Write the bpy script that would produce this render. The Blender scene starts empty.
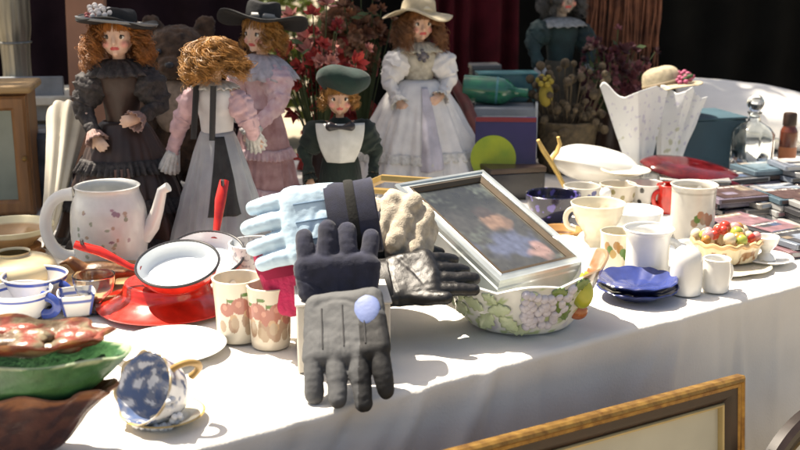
import bpy, math, random
from mathutils import Vector as V, Matrix, Euler
from mathutils import noise as mnoise
random.seed(7)
PI = math.pi
sc = bpy.context.scene
col = sc.collection
ZT = 0.74                                   # table top height
CAM = V((0, 0, 1.30)); PITCH = math.radians(14.2); FPX = 1111.0
FW = V((0, math.cos(PITCH), -math.sin(PITCH))); UP = V((0, math.sin(PITCH), math.cos(PITCH)))

# ------------------------------------------------------------------ placing helpers
def ray(x, y): return FW + V((1, 0, 0))*((x-400)/FPX) - UP*((y-225)/FPX)
def P(x, y, z=ZT):
    r = ray(x, y); return CAM + r*((z-CAM.z)/r.z)
def Q(x, y, Y):
    r = ray(x, y); return CAM + r*(Y/r.y)
def U(v): return (V(v)-CAM).dot(FW)/FPX      # metres per photo pixel at a point

EA = P(207, 437); EB = P(800, 279)
EU = (EB-EA); EU.z = 0; EU.normalize(); EW = V((-EU.y, EU.x, 0))
RZT = math.atan2(EU.y, EU.x)
def TW(u, w, z=ZT): return V((EA.x, EA.y, z)) + EU*u + EW*w

# ------------------------------------------------------------------ geometry collector
class G:
    def __init__(s): s.v = []; s.f = []
    def add(s, vs, fs):
        o = len(s.v); s.v += [V(p) for p in vs]; s.f += [tuple(i+o for i in f) for f in fs]; return s
    def merge(s, g, m=None):
        return s.add([(m @ p if m else p) for p in g.v], g.f)
    def xf(s, m): s.v = [m @ p for p in s.v]; return s
    def lathe(s, prof, n=48, fn=None, caps=(False, False), c=(0, 0, 0)):
        vs = []; fs = []; c = V(c)
        for (r, z) in prof:
            for i in range(n):
                t = 2*PI*i/n
                rr, zz = (r, z) if fn is None else fn(t, r, z)
                vs.append(c+V((rr*math.cos(t), rr*math.sin(t), zz)))
        for j in range(len(prof)-1):
            for i in range(n):
                k = (i+1) % n
                fs.append((j*n+i, j*n+k, (j+1)*n+k, (j+1)*n+i))
        if caps[0]: fs.append(tuple(reversed(range(n))))
        if caps[1]: fs.append(tuple(range((len(prof)-1)*n, len(prof)*n)))
        return s.add(vs, fs)
    def tube(s, pts, rad, n=8, caps=True, flat=1.0):
        pts = [V(p) for p in pts]; m = len(pts)
        if not hasattr(rad, '__len__'): rad = [rad]*m
        vs = []; fs = []; prev = None
        for i, p in enumerate(pts):
            t = (pts[min(i+1, m-1)]-pts[max(i-1, 0)])
            t = t.normalized() if t.length > 1e-9 else V((0, 0, 1))
            if prev is None:
                a = V((0, 0, 1)) if abs(t.z) < .9 else V((1, 0, 0)); x = t.cross(a).normalized()
            else:
                x = prev - t*prev.dot(t); x = x.normalized() if x.length > 1e-6 else t.orthogonal().normalized()
            prev = x; y = t.cross(x)
            for k in range(n):
                a = 2*PI*k/n; vs.append(p + x*(math.cos(a)*rad[i]) + y*(math.sin(a)*rad[i]*flat))
        for i in range(m-1):
            for k in range(n):
                l = (k+1) % n; fs.append((i*n+k, i*n+l, (i+1)*n+l, (i+1)*n+k))
        if caps: fs.append(tuple(reversed(range(n)))); fs.append(tuple(range((m-1)*n, m*n)))
        return s.add(vs, fs)
    def capsule(s, a, b, ra, rb=None, n=12):
        a = V(a); b = V(b); rb = ra if rb is None else rb
        d = (b-a); d = d.normalized() if d.length > 1e-9 else V((0, 0, 1))
        pts = []; rs = []
        for k in range(1, 5):
            t = PI/2*k/5; pts.append(a-d*(ra*math.cos(t))); rs.append(ra*math.sin(t))
        pts += [a, b]; rs += [ra, rb]
        for k in range(4, 0, -1):
            t = PI/2*k/5; pts.append(b+d*(rb*math.cos(t))); rs.append(rb*math.sin(t))
        return s.tube(pts, rs, n)
    def box(s, c, d, R=None):
        c = V(c); h = V(d)/2; vs = []
        for x in (-1, 1):
            for y in (-1, 1):
                for z in (-1, 1):
                    p = V((x*h.x, y*h.y, z*h.z)); vs.append(c+(R @ p if R else p))
        return s.add(vs, [(0, 1, 3, 2), (4, 6, 7, 5), (0, 4, 5, 1), (2, 3, 7, 6), (0, 2, 6, 4), (1, 5, 7, 3)])
    def ball(s, c, r, n=14, m=9):
        c = V(c); r = V(r) if hasattr(r, '__len__') else V((r, r, r)); vs = [c+V((0, 0, -r.z))]; fs = []
        for j in range(1, m):
            a = -PI/2+PI*j/m
            for i in range(n):
                t = 2*PI*i/n; vs.append(c+V((r.x*math.cos(a)*math.cos(t), r.y*math.cos(a)*math.sin(t), r.z*math.sin(a))))
        vs.append(c+V((0, 0, r.z))); L = len(vs)-1
        for i in range(n):
            k = (i+1) % n; fs.append((0, 1+k, 1+i)); fs.append((L, L-n+i, L-n+k))
        for j in range(m-2):
            for i in range(n):
                k = (i+1) % n; fs.append((1+j*n+i, 1+j*n+k, 1+(j+1)*n+k, 1+(j+1)*n+i))
        return s.add(vs, fs)
    def grid(s, fn, nu, nv):
        vs = [fn(i/nu, j/nv) for j in range(nv+1) for i in range(nu+1)]
        fs = [(j*(nu+1)+i, j*(nu+1)+i+1, (j+1)*(nu+1)+i+1, (j+1)*(nu+1)+i) for j in range(nv) for i in range(nu)]
        return s.add(vs, fs)

def mesh(name, g, smooth=True, angle=42):
    me = bpy.data.meshes.new(name); me.from_pydata([tuple(p) for p in g.v], [], g.f); me.validate(); me.update()
    if smooth:
        me.shade_smooth(); me.set_sharp_from_angle(angle=math.radians(angle))
    return me
def ob(name, g, mat, parent=None, loc=None, rot=None, bevel=0, solid=0, sub=0, angle=42, paint=None, smooth=True):
    me = g if isinstance(g, bpy.types.Mesh) else mesh(name, g, smooth, angle)
    o = bpy.data.objects.new(name, me); col.objects.link(o)
    if mat: me.materials.append(mat)
    if parent: o.parent = parent
    if loc is not None: o.location = loc
    if rot is not None: o.rotation_euler = rot
    if sub:
        m = o.modifiers.new('s', 'SUBSURF'); m.levels = m.render_levels = sub
    if solid:
        m = o.modifiers.new('t', 'SOLIDIFY'); m.thickness = solid; m.offset = 0
    if bevel:
        m = o.modifiers.new('b', 'BEVEL'); m.width = bevel; m.segments = 2; m.limit_method = 'ANGLE'; m.angle_limit = math.radians(35)
        m.harden_normals = False
    if paint:
        at = me.color_attributes.new('Col', 'FLOAT_COLOR', 'POINT')
        for i, v in enumerate(me.vertices):
            c = paint(v.co); at.data[i].color = (c[0], c[1], c[2], 1)
    return o
def remesh(name, g, voxel, smooth=3, f=.5):
    me = mesh(name+'_src', g, False); o = bpy.data.objects.new(name+'_src', me); col.objects.link(o)
    m = o.modifiers.new('r', 'REMESH'); m.mode = 'VOXEL'; m.voxel_size = voxel; m.use_smooth_shade = True
    if smooth:
        s = o.modifiers.new('s', 'SMOOTH'); s.iterations = smooth; s.factor = f
    bpy.context.view_layer.update()
    dg = bpy.context.evaluated_depsgraph_get()
    r = bpy.data.meshes.new_from_object(o.evaluated_get(dg)); r.name = name
    bpy.data.objects.remove(o); bpy.data.meshes.remove(me); r.materials.clear()
    r.shade_smooth()
    return r
def jitter(me, fn):
    ns = [v.normal.copy() for v in me.vertices]; cs = [v.co.copy() for v in me.vertices]
    for v, n, c in zip(me.vertices, ns, cs): v.co = c+n*fn(c)
def tag(o, label=None, cat=None, group=None, kind=None):
    if label: o['label'] = label
    if cat: o['category'] = cat
    if group: o['group'] = group
    if kind: o['kind'] = kind
    return o
def T(name, label, cat, loc, rz=0, group=None, rot=None, mat=None):
    o = bpy.data.objects.new(name, None); col.objects.link(o); o.empty_display_size = .05
    o.location = loc; o.rotation_euler = rot if rot is not None else (0, 0, rz)
    if mat is not None: o.matrix_world = Matrix.Translation(V(loc)) @ mat.to_4x4()
    return tag(o, label, cat, group)
def basis(F, N):
    F = V(F).normalized(); N = V(N); N = (N-F*N.dot(F)).normalized(); X = F.cross(N)
    return Matrix((X, F, N)).transposed()
def nz(p, s=1.0): return mnoise.noise(V(p)*s)

# ------------------------------------------------------------------ materials
MATS = {}
def mat(name, c=(.5, .5, .5), rough=.5, var=.12, vs=25, bump=.0, bs=120, metal=0, c2=None, attr=False, coat=0, sheen=0,
        trans=0, ior=1.45, weave=0, streak=None, spec=.5, sss=0, alpha=None):
    if name in MATS: return MATS[name]
    m = bpy.data.materials.new(name); m.use_nodes = True; nt = m.node_tree; N = nt.nodes; L = nt.links
    b = N['Principled BSDF']
    b.inputs['Roughness'].default_value = rough; b.inputs['Metallic'].default_value = metal
    b.inputs['Specular IOR Level'].default_value = spec
    b.inputs['Coat Weight'].default_value = coat; b.inputs['Coat Roughness'].default_value = .08
    b.inputs['Sheen Weight'].default_value = sheen; b.inputs['Transmission Weight'].default_value = trans; b.inputs['IOR'].default_value = ior
    if sss: b.inputs['Subsurface Weight'].default_value = sss; b.inputs['Subsurface Radius'].default_value = (.004, .002, .001)
    tc = N.new('ShaderNodeTexCoord'); mp = N.new('ShaderNodeMapping'); L.new(tc.outputs['Object'], mp.inputs[0])
    if streak: mp.inputs['Scale'].default_value = streak
    no = N.new('ShaderNodeTexNoise'); no.inputs['Scale'].default_value = vs; no.inputs['Detail'].default_value = 5
    L.new(mp.outputs[0], no.inputs['Vector'])
    mix = N.new('ShaderNodeMix'); mix.data_type = 'RGBA'
    A, B = mix.inputs[6], mix.inputs[7]
    rp = N.new('ShaderNodeMapRange'); rp.inputs[1].default_value = .3; rp.inputs[2].default_value = .7
    L.new(no.outputs['Fac'], rp.inputs[0])
    if attr:
        at = N.new('ShaderNodeAttribute'); at.attribute_name = 'Col'
        hs = N.new('ShaderNodeHueSaturation'); hs.inputs['Value'].default_value = 1-var*1.6
        L.new(at.outputs['Color'], hs.inputs['Color']); L.new(hs.outputs[0], A); L.new(at.outputs['Color'], B)
    else:
        lo = c2 if c2 else tuple(x*(1-var*1.6) for x in c)
        A.default_value = (*lo, 1); B.default_value = (*c, 1)
    L.new(rp.outputs[0], mix.inputs[0]); L.new(mix.outputs[2], b.inputs['Base Color'])
    rr = N.new('ShaderNodeMapRange'); rr.inputs[3].default_value = max(0, rough-.08); rr.inputs[4].default_value = min(1, rough+.08)
    L.new(no.outputs['Fac'], rr.inputs[0]); L.new(rr.outputs[0], b.inputs['Roughness'])
    if bump or weave:
        bp = N.new('ShaderNodeBump'); bp.inputs['Distance'].default_value = .002
        if weave:
            bp.inputs['Strength'].default_value = weave
            w1 = N.new('ShaderNodeTexWave'); w1.inputs['Scale'].default_value = bs; w1.bands_direction = 'X'; w1.inputs['Distortion'].default_value = 2
            w2 = N.new('ShaderNodeTexWave'); w2.inputs['Scale'].default_value = bs; w2.bands_direction = 'Z'; w2.inputs['Distortion'].default_value = 2
            L.new(tc.outputs['Object'], w1.inputs[0]); L.new(tc.outputs['Object'], w2.inputs[0])
            ad = N.new('ShaderNodeMath'); ad.operation = 'ADD'; L.new(w1.outputs['Fac'], ad.inputs[0]); L.new(w2.outputs['Fac'], ad.inputs[1])
            L.new(ad.outputs[0], bp.inputs['Height'])
        else:
            bp.inputs['Strength'].default_value = bump
            n2 = N.new('ShaderNodeTexNoise'); n2.inputs['Scale'].default_value = bs; n2.inputs['Detail'].default_value = 4
            L.new(mp.outputs[0], n2.inputs['Vector']); L.new(n2.outputs['Fac'], bp.inputs['Height'])
        L.new(bp.outputs[0], b.inputs['Normal'])
    MATS[name] = m; return m

M = dict(
 china=mat('white_china', (.80, .79, .75), .22, .05, 30, coat=.3),
 cream=mat('cream_china', (.72, .66, .52), .25, .10, 30, coat=.3),
 glaze=mat('painted_glaze', attr=True, rough=.22, var=.06, vs=60, coat=.3),
 glaze_rough=mat('painted_earthenware', attr=True, rough=.33, var=.22, vs=70, bump=.5, bs=150, coat=.2),
 cloth_attr=mat('printed_cloth', attr=True, rough=.85, var=.12, vs=60, bump=.3, bs=300),
 skin=mat('painted_porcelain', attr=True, rough=.38, var=.03, vs=30),
 red_enamel=mat('red_enamel', (.62, .022, .012), .2, .28, 45, coat=.6),
 white_enamel=mat('white_enamel', (.80, .84, .86), .2, .04, 30, coat=.5),
 black_enamel=mat('black_enamel_rim', (.03, .03, .035), .25, .1),
 wood=mat('warm_wood', (.33, .15, .055), .42, .3, 9, bump=.2, bs=60, streak=(6, 6, .7)),
 palewood=mat('pale_wood', (.46, .29, .13), .5, .25, 9, bump=.2, bs=60, streak=(.8, 7, 7)),
 gold=mat('worn_gilding', (.33, .19, .055), .34, .4, 30, metal=.55, bump=.3, bs=90, c2=(.15, .07, .02)),
 darkwood=mat('dark_wood', (.045, .022, .014), .4, .3, 14, bump=.2, bs=60),
 black=mat('black_cloth', (.012, .012, .011), .9, .25, 30, bump=.4, bs=200),
 shade_sheet=mat('black_shade_sheet', (.010, .010, .009), .95, .3, 5, bump=.4, bs=200, spec=.1),  # near black colour takes the place of deep shade behind the stall
 navy=mat('navy_fleece', (.022, .025, .050), .92, .3, 60, bump=.35, bs=900, sheen=.12),
 greyfab=mat('grey_nylon', (.085, .088, .092), .72, .15, 40, bump=.2, bs=900),
 leather=mat('black_leather', (.014, .013, .013), .36, .3, 50, bump=.25, bs=700),
 knit=mat('tan_knit', (.52, .45, .35), .9, .3, 70, bump=.6, bs=420, sheen=.1),
 pink=mat('crimson_knit', (.55, .02, .10), .85, .2, 60, bump=.6, bs=260, sheen=.2),
 ice=mat('pale_blue_nylon', (.46, .62, .74), .5, .10, 30, bump=.15, bs=700),
 silver=mat('silver_frame', (.62, .63, .60), .3, .12, 40, metal=.6, streak=(1, 1, 1)),
 pewter=mat('pewter', (.34, .33, .29), .34, .3, 12, metal=.8, streak=(8, 8, .5)),
 glass=mat('clear_glass', (.92, .95, .95), .04, .0, trans=1.0, ior=1.45),
 ginger=mat('ginger_hair', (.40, .15, .035), .5, .4, 60, bump=.4, bs=200),
 blond=mat('gold_hair', (.46, .22, .055), .5, .4, 60, bump=.4, bs=200),
 brownhair=mat('brown_hair', (.14, .060, .028), .5, .4, 60, bump=.4, bs=200),
 paper=mat('page_paper', (.66, .62, .54), .8, .2, 30, streak=(1, 1, 60)),
)
def tint(name, c, rough=.5, **k): return mat(name, c, rough, **k)

# ------------------------------------------------------------------ camera, light, world
cd = bpy.data.cameras.new('camera'); cam = bpy.data.objects.new('camera', cd); col.objects.link(cam)
cd.sensor_width = 36; cd.lens = FPX/800*36; cd.clip_end = 400; cd.clip_start = .05
cam.location = CAM; cam.rotation_euler = (PI/2-PITCH, 0, 0); sc.camera = cam
cd.dof.use_dof = True; cd.dof.focus_distance = 1.75; cd.dof.aperture_fstop = 6.3
SUN_EL = math.radians(62); SAZ = V((-.80, .60, 0)).normalized()
S = SAZ*math.cos(SUN_EL) + V((0, 0, math.sin(SUN_EL)))
ld = bpy.data.lights.new('sun', 'SUN'); ld.energy = 5.0; ld.angle = math.radians(.5); ld.color = (1, .965, .91)
sun = bpy.data.objects.new('sun', ld); col.objects.link(sun); sun.rotation_euler = S.to_track_quat('Z', 'Y').to_euler(); sun.location = (-3, 8, 8)
w = bpy.data.worlds.new('World'); sc.world = w; w.use_nodes = True
bg = w.node_tree.nodes['Background']; sky = w.node_tree.nodes.new('ShaderNodeTexSky'); sky.sky_type = 'NISHITA'; sky.sun_disc = False
sky.sun_elevation = SUN_EL; sky.sun_rotation = math.atan2(SAZ.x, SAZ.y); sky.air_density = 1.0; sky.dust_density = 4.0; sky.ozone_density = .3
w.node_tree.links.new(sky.outputs[0], bg.inputs[0]); bg.inputs[1].default_value = .075
sc.view_settings.view_transform = 'Standard'; sc.view_settings.look = 'None'; sc.view_settings.gamma = 1
sc.view_settings.use_curve_mapping = False; sc.view_settings.exposure = 1.35
sc.view_settings.use_white_balance = True; sc.view_settings.white_balance_temperature = 7500; sc.view_settings.white_balance_tint = 10
sc.render.engine = 'CYCLES'

# ------------------------------------------------------------------ setting: ground
g = G(); g.grid(lambda u, v: V(((u-.5)*160, (v-.3)*160, .03*nz((u*60, v*60, 0)))), 80, 80)
tag(ob('ground', g, mat('packed_earth', (.35, .295, .215), .95, .3, 1.5, bump=.6, bs=8)), kind='structure')
# ------------------------------------------------------------------ trestle table and its cloth
t = T('trestle_table', 'long wooden trestle table hidden under the white cloth', 'table', TW(.95, .72, 0), RZT)
g = G(); g.box((0, 0, ZT-.032), (2.86, 1.40, .03)); ob('tabletop', g, M['palewood'], t, bevel=.003)
for x in (-1.2, 1.2):
    for y in (-.55, .55):
        g = G(); g.box((x, y, .353), (.05, .05, .705)); ob('leg', g, M['palewood'], t, bevel=.003)
U0, U1, WD = -.52, 2.42, 1.45
rndc = random.Random(44)
CREASE = [(rndc.uniform(-.4, 2.3), rndc.uniform(-.75, .15), rndc.uniform(.006, .022), rndc.uniform(-.005, .006)) for _ in range(44)] + [(-.02, -.45, .010, .007), (.30, -.40, .012, .006), (.42, -.55, .016, .006), (.12, -.3, .014, -.005), (.80, -.2, .012, .004)]
TOPC = [(rndc.uniform(-.3, 2.2), rndc.uniform(-.6, .6), rndc.uniform(.006, .012), rndc.uniform(.0012, .0022)) for _ in range(22)]
def cloth_pt(u, v):
    uu = U0+(U1-U0)*u
    Ltot = WD+.70; s = v*Ltot if v < .55 else None
    if s is None: s = .55*Ltot+(WD-.03-.55*Ltot)*(v-.55)/.12 if v < .67 else (WD-.03+.05*(v-.67)/.11 if v < .78 else WD+.02+(.68)*(v-.78)/.22)
    if s < WD:
        w_ = WD-s
        z = ZT-.0035-.003*(nz((uu*5, w_*5, 1))+.6*nz((uu*16+w_*9, w_*13, 3))) if True else ZT
        for (u0, sl, wd_, am_) in TOPC: z += am_*math.exp(-min(60, ((uu-u0-sl*(w_-.3))/wd_)**2))
        z = min(z, ZT-.0008)
        return TW(uu, w_+.004*nz((uu*4, 0, 7)) if w_ > .05 else w_, z)
    d = s-WD
    a = min(d/.008, PI/2); 
    out = .008*math.sin(a) if d < .01257 else .008
    dn = .008*(1-math.cos(a)) if d < .01257 else .008+(d-.01257)
    f = min(1, d/.25)
    k = .0035*f*math.sin(uu*9+1.1*math.sin(uu*4)) + .006*f*nz((uu*4-d*2, d*1.2, 9)) + .003*f*nz((uu*16-d*9, d*3, 2))
    f2 = min(1, d/.04)*math.exp(-d*1.2)
    for (u0, sl, wd_, am_) in CREASE: k += 1.2*am_*f2*math.exp(-min(60, ((uu-u0-sl*d)/(wd_*(1+2*d)))**2))
    return TW(uu, -.004-out-k-.05*f*d + .006*nz((uu*4, 0, 7)), ZT-.004-dn)
g = G(); g.grid(cloth_pt, 560, 250)
tag(ob('tablecloth', g, mat('white_tablecloth', (.76, .735, .69), .85, .07, 9, bump=.3, bs=260), solid=.002),
    'white cloth spread over the long stall table, hanging down in front', 'tablecloth')

# ------------------------------------------------------------------ lathe ware builders
def hollow(prof, th):
    """outer profile bottom->rim, returns closed wall profile with an inside"""
    inner = [(max(r-th, .0005), z) for r, z in prof if z > prof[0][1]+th*.9]
    out = [(.0005, prof[0][1])]+prof+[(prof[-1][0]-th*.5, prof[-1][1]+th*.35)]+list(reversed(inner))+[(.0005, prof[0][1]+th)]
    return out
def dens(prof, step):
    r = [prof[0]]
    for a, b in zip(prof, prof[1:]):
        n = max(1, int(math.hypot(b[0]-a[0], b[1]-a[1])/step))
        for k in range(1, n+1): r.append((a[0]+(b[0]-a[0])*k/n, a[1]+(b[1]-a[1])*k/n))
    return r
def smoothprof(pts, n=6):
    """Catmull-Rom through profile points"""
    out = []
    for i in range(len(pts)-1):
        p0 = V((*pts[max(i-1, 0)], 0)); p1 = V((*pts[i], 0)); p2 = V((*pts[i+1], 0)); p3 = V((*pts[min(i+2, len(pts)-1)], 0))
        for k in range(n):
            t = k/n; q = .5*((2*p1)+(p2-p0)*t+(2*p0-5*p1+4*p2-p3)*t*t+(3*p1-p0-3*p2+p3)*t**3)
            out.append((max(q.x, .0004), q.y))
    out.append(pts[-1]); return out
def handle_g(r, z0, z1, out, ang, rad=.005, flat=1.3):
    g = G(); pts = []
    for k in range(15):
        t = k/14; a = PI*t
        rr = r-.004+out*math.sin(a)**.75 if 0 < t < 1 else r-.004
        z = z0+(z1-z0)*(.5-.5*math.cos(a))
        pts.append((rr*math.cos(ang), rr*math.sin(ang), z))
    return g.tube(pts, [rad*(1.15 if k in (0, 14) else 1) for k in range(15)], 10, flat=flat)
def spots(lst, base):
    """paint: lst of (theta, z, rt, rz, colour) on a body of revolution"""
    def fn(co):
        th = math.atan2(co.y, co.x); r = math.hypot(co.x, co.y); c = base(co) if callable(base) else base
        for (t, z, rt, rz_, cc) in lst:
            d = (th-t+PI) % (2*PI)-PI
            q = (d*r/rt)**2+((co.z-z)/rz_)**2+.06*nz(co, 160)
            if q < 1: c = cc
        return c
    return fn
CH = (.80, .78, .73); GRN = (.10, .20, .05); RED = (.50, .03, .02); BRN = (.16, .07, .03)
def mug(name, label, cat, loc, prof, th=.003, mt=None, paint=None, hand=None, n=None, rz=0, group=None, fn=None, rot=None, part='body'):
    t = T(name, label, cat, loc, rz, group, rot); n = n or (220 if paint else 72)
    g = G(); g.lathe(dens(hollow(prof, th), .0012) if paint else hollow(prof, th), n, fn)
    mt = mt or (M['glaze'] if paint else M['china'])
    ob(part, g, mt, t, paint=paint, angle=50)
    if hand:
        for h in (hand if isinstance(hand, list) else [hand]):
            ob('handle', handle_g(*h), M['china'] if paint else mt, t)
    return t
def plate(name, label, cat, loc, r, h, mt, group=None, fn=None, rot=None, th=.004, paint=None, flat=.6, n=80):
    prof = smoothprof([(r*flat*.92, 0), (r*flat, h*.15), (r*.8, h*.55), (r, h)], 5)
    g = G(); pr = hollow(prof, th); g.lathe(dens(pr, .004) if paint else pr, n, fn)
    o = ob(name, g, mt, None, loc, rot, paint=paint, angle=50); return tag(o, label, cat, group)

# ================================================================== FRONT LEFT: bowl stack
bc = P(-8, 351, .86); bc.z = ZT
OVAL = (1.16, .42, 1)
def rag(a, f1, ph=0):
    return lambda t, r, z: (r*(1+a*math.sin(f1*t+ph)+a*.6*math.sin(2.3*f1*t+1)), z+.12*a*math.sin(f1*t*1.7)*r/.1)
t = T('earthenware_bowl', 'dark reddish brown bowl with ragged rim, lowest of the stack at the table corner', 'bowl', bc)
pr = smoothprof([(.050, 0), (.066, .012), (.090, .050), (.117, .078)], 6)
g = G(); g.lathe(dens(hollow(pr, .006), .004), 90, lambda t, r, z: (r*(1+(.03*math.sin(11*t)+.02*math.sin(23*t+1))*min(1, z/.05)+.02*nz((math.cos(t)*6, math.sin(t)*6, z*60))), z+.004*math.sin(9*t)*(z/.08))); g.xf(Matrix.Diagonal((*OVAL, 1)))
ob('body', g, M['glaze_rough'], t, paint=lambda c: (.30, .12, .05) if c.z+.006*nz(c, 90) > .071 else ((.10, .035, .022) if nz(c, 60) > -.1 else (.055, .02, .016)))
t = T('green_bowl', 'wide green glazed bowl with pale rim, stacked inside the brown ragged bowl', 'bowl', bc+V((0, 0, .058)))
pr = smoothprof([(.070, 0), (.088, .012), (.112, .036), (.134, .062)], 6)
g = G(); g.lathe(dens(hollow(pr, .005), .004), 96, lambda t, r, z: (r*(1+.008*math.sin(5*t)), z+.002*math.sin(7*t)*(z/.06))); g.xf(Matrix.Diagonal((*OVAL, 1)))
def gp(c):
    n = nz(c, 38); r = math.hypot(c.x, c.y)
    if c.z > .0605: return (.46, .55, .36)
    if c.z < .014+.003*n: return (.012, .06, .022)
    if n > .28 and c.x < .02: return (.20, .17, .05)
    return (.055+.03*n, .17+.05*n, .065+.02*n)
ob('body', g, M['glaze_rough'], t, paint=gp)
t = T('leaf_plate', 'brown edged plate with red and pale green relief, on top of the green bowl', 'plate', bc+V((.0, .0, .121)))
g = G(); g.lathe(dens(hollow(smoothprof([(.05, 0), (.075, .004), (.098, .013), (.108, .020)], 5), .006), .003), 110,
    lambda t, r, z: (r*(1+(.035*math.sin(9*t)+.02*math.sin(19*t))*(r/.1)), z+.003*math.sin(9*t+.5)*(r/.1))); g.xf(Matrix.Diagonal((1.24, .50, 1, 1)))
def lp(c):
    r = math.hypot(c.x/1.24, c.y/.50); n = nz(c, 45)
    if r > .103 or c.z < .004: return (.17, .05, .025) if n < .2 else (.38, .17, .06)
    return (.26, .065, .04) if n > .05 else ((.22, .17, .10) if n > -.25 else (.14, .09, .05))
ob('body', g, M['glaze_rough'], t, paint=lp)
g = G()
for k in range(26):
    a = random.uniform(0, 2*PI); r = .09*math.sqrt(random.random())
    g.ball((r*1.24*math.cos(a), r*.5*math.sin(a), .010), (random.uniform(.012, .026), random.uniform(.010, .018), random.uniform(.006, .011)), 10, 7)
ob('fruit_relief', g, M['glaze_rough'], t, paint=lambda c: (.27, .06, .035) if nz(c, 50) > -.05 else ((.25, .20, .12) if nz(c, 50) > -.3 else (.15, .09, .05)))

# ------------------------------------------------------------------ tilted blue teacup
cl = P(160, 421); cl.y += .01
t = T('floral_cup', 'small cobalt blue cup with white flowers, tipped over at the table edge', 'cup', cl+V((.004, 0, .033)), rot=(math.radians(62), math.radians(-8), math.radians(-32))); t.scale = (.9, .9, .9)
pr = smoothprof([(.016, -.03), (.026, -.024), (.040, -.002), (.046, .024), (.050, .040)], 6)
g = G(); g.lathe(dens(hollow(pr, .0028), .0022), 96, lambda t, r, z: (r*(1+.03*math.sin(8*t)*max(0, (z+.03)/.07)), z+.002*math.sin(8*t)*max(0, z/.04)))
def cp(c):
    r = math.hypot(c.x, c.y); n = nz(c, 70)+.35*nz(c, 160)
    if c.z > .0392: return (.42, .33, .20)
    if c.x > .0 and n > -.12: return (.78, .80, .84)
    if n > .30: return (.70, .72, .77)
    return (.21, .24, .33) if n > -.05 else (.10, .15, .29)
ob('body', g, M['glaze'], t, paint=cp)
ob('handle', handle_g(.046, -.012, .030, .026, math.radians(38), .0042), tint('gilt_glaze', (.50, .32, .12), .35, metal=.2), t)
g = G()
for k in range(7):
    a = math.radians(-60+random.uniform(-40, 55)); z = random.uniform(0, .03)
    c0 = V((math.cos(a)*.049, math.sin(a)*.049, z))
    for q in range(5):
        b = 2*PI*q/5; tg = V((-math.sin(a), math.cos(a), 0)); g.ball(c0+tg*(.006*math.cos(b))+V((0, 0, .006*math.sin(b))), (.0048, .0048, .0042), 8, 6)
ob('flower_relief', g, tint('white_flower_glaze', (.80, .82, .86), .2), t)
plate('gilt_saucer', 'cream saucer with worn gold rim under the tipped blue cup', 'saucer', cl+V((.004, -.004, 0)), .050, .010, M['glaze'], paint=lambda c: (.50, .34, .12) if math.hypot(c.x, c.y) > .0465 else (.62, .58, .46))

# ------------------------------------------------------------------ red enamel cluster
plc = P(170, 352)
plate('white_plate', 'plain white plate in front of the red enamel dish', 'plate', plc, .080, .012, M['china'])
rc = P(168, 306)
t = T('red_dish', 'upturned red enamel dish with wide flaring brim, under the pans', 'dish', rc)
pr = smoothprof([(.112, .008), (.103, .011), (.086, .018), (.072, .026), (.067, .038), (.060, .044), (.02, .045)], 6)
pr2 = [(.112, .008)]+pr+[(.0005, .045), (.0005, .041), (.056, .040), (.063, .035), (.069, .023), (.084, .0145), (.102, .008), (.111, .0055), (.112, .008)]
g = G(); g.lathe(pr2, 96); ob('body', g, M['red_enamel'], t)
def pan(name, label, loc, r, h, rot, hang, hlen, hup):
    t = T(name, label, 'pan', loc, rot=rot)
    pr = smoothprof([(r*.80, 0), (r*.90, .006), (r*.96, h*.6), (r, h)], 5)
    g = G(); g.lathe([(.0005, 0)]+pr, 72); ob('body', g, M['red_enamel'], t)
    inn = [(rr-.002, z+.0005) for rr, z in pr]
    g = G(); g.lathe(list(reversed(inn))+[(r*.75, .003), (.0005, .0025)], 72); ob('lining', g, M['white_enamel'], t)
    g = G(); g.tube([(r*math.cos(a), r*math.sin(a), h) for a in [2*PI*k/64 for k in range(65)]], .0022, 8, False); ob('rim', g, M['black_enamel'], t)
    d = V((math.cos(hang), math.sin(hang), 0)); z0 = h*.72
    pts = [d*(r*.93)+V((0, 0, z0-.006)), d*(r+.012)+V((0, 0, z0)), d*(r+.03)+V((0, 0, z0+.004+hup*.2)), d*(r+hlen*.6)+V((0, 0, z0+.004+hup*.6)), d*(r+hlen)+V((0, 0, z0+hup))]
    g = G(); g.tube(pts, [.0075, .006, .0075, .010, .0085], 12, flat=.62); hd = ob('handle', g, M['red_enamel'], t)
    e = pts[-1]-d*.012
    g = G(); g.tube([e+V((0, 0, .009)), e-V((0, 0, .001))], [.003, .0032], 10); ob('hanging_hole', g, M['black_enamel'], hd)
    return t
pc = Q(179, 266, 1.66)
pan('enamel_pan', 'red enamel pan with white inside, tilted forward on the red dish', pc+V((0, .0, -.016)), .064, .024, (math.radians(18), math.radians(-3), math.radians(4)), math.radians(172), .092, .040)
pc2 = Q(206, 256, 1.775)
pan('enamel_pan', 'second red pan behind the tilted one, its handle standing up', pc2+V((0, .0, -.016)), .064, .024, (math.radians(20), math.radians(6), math.radians(-10)), math.radians(96), .085, .055)

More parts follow.
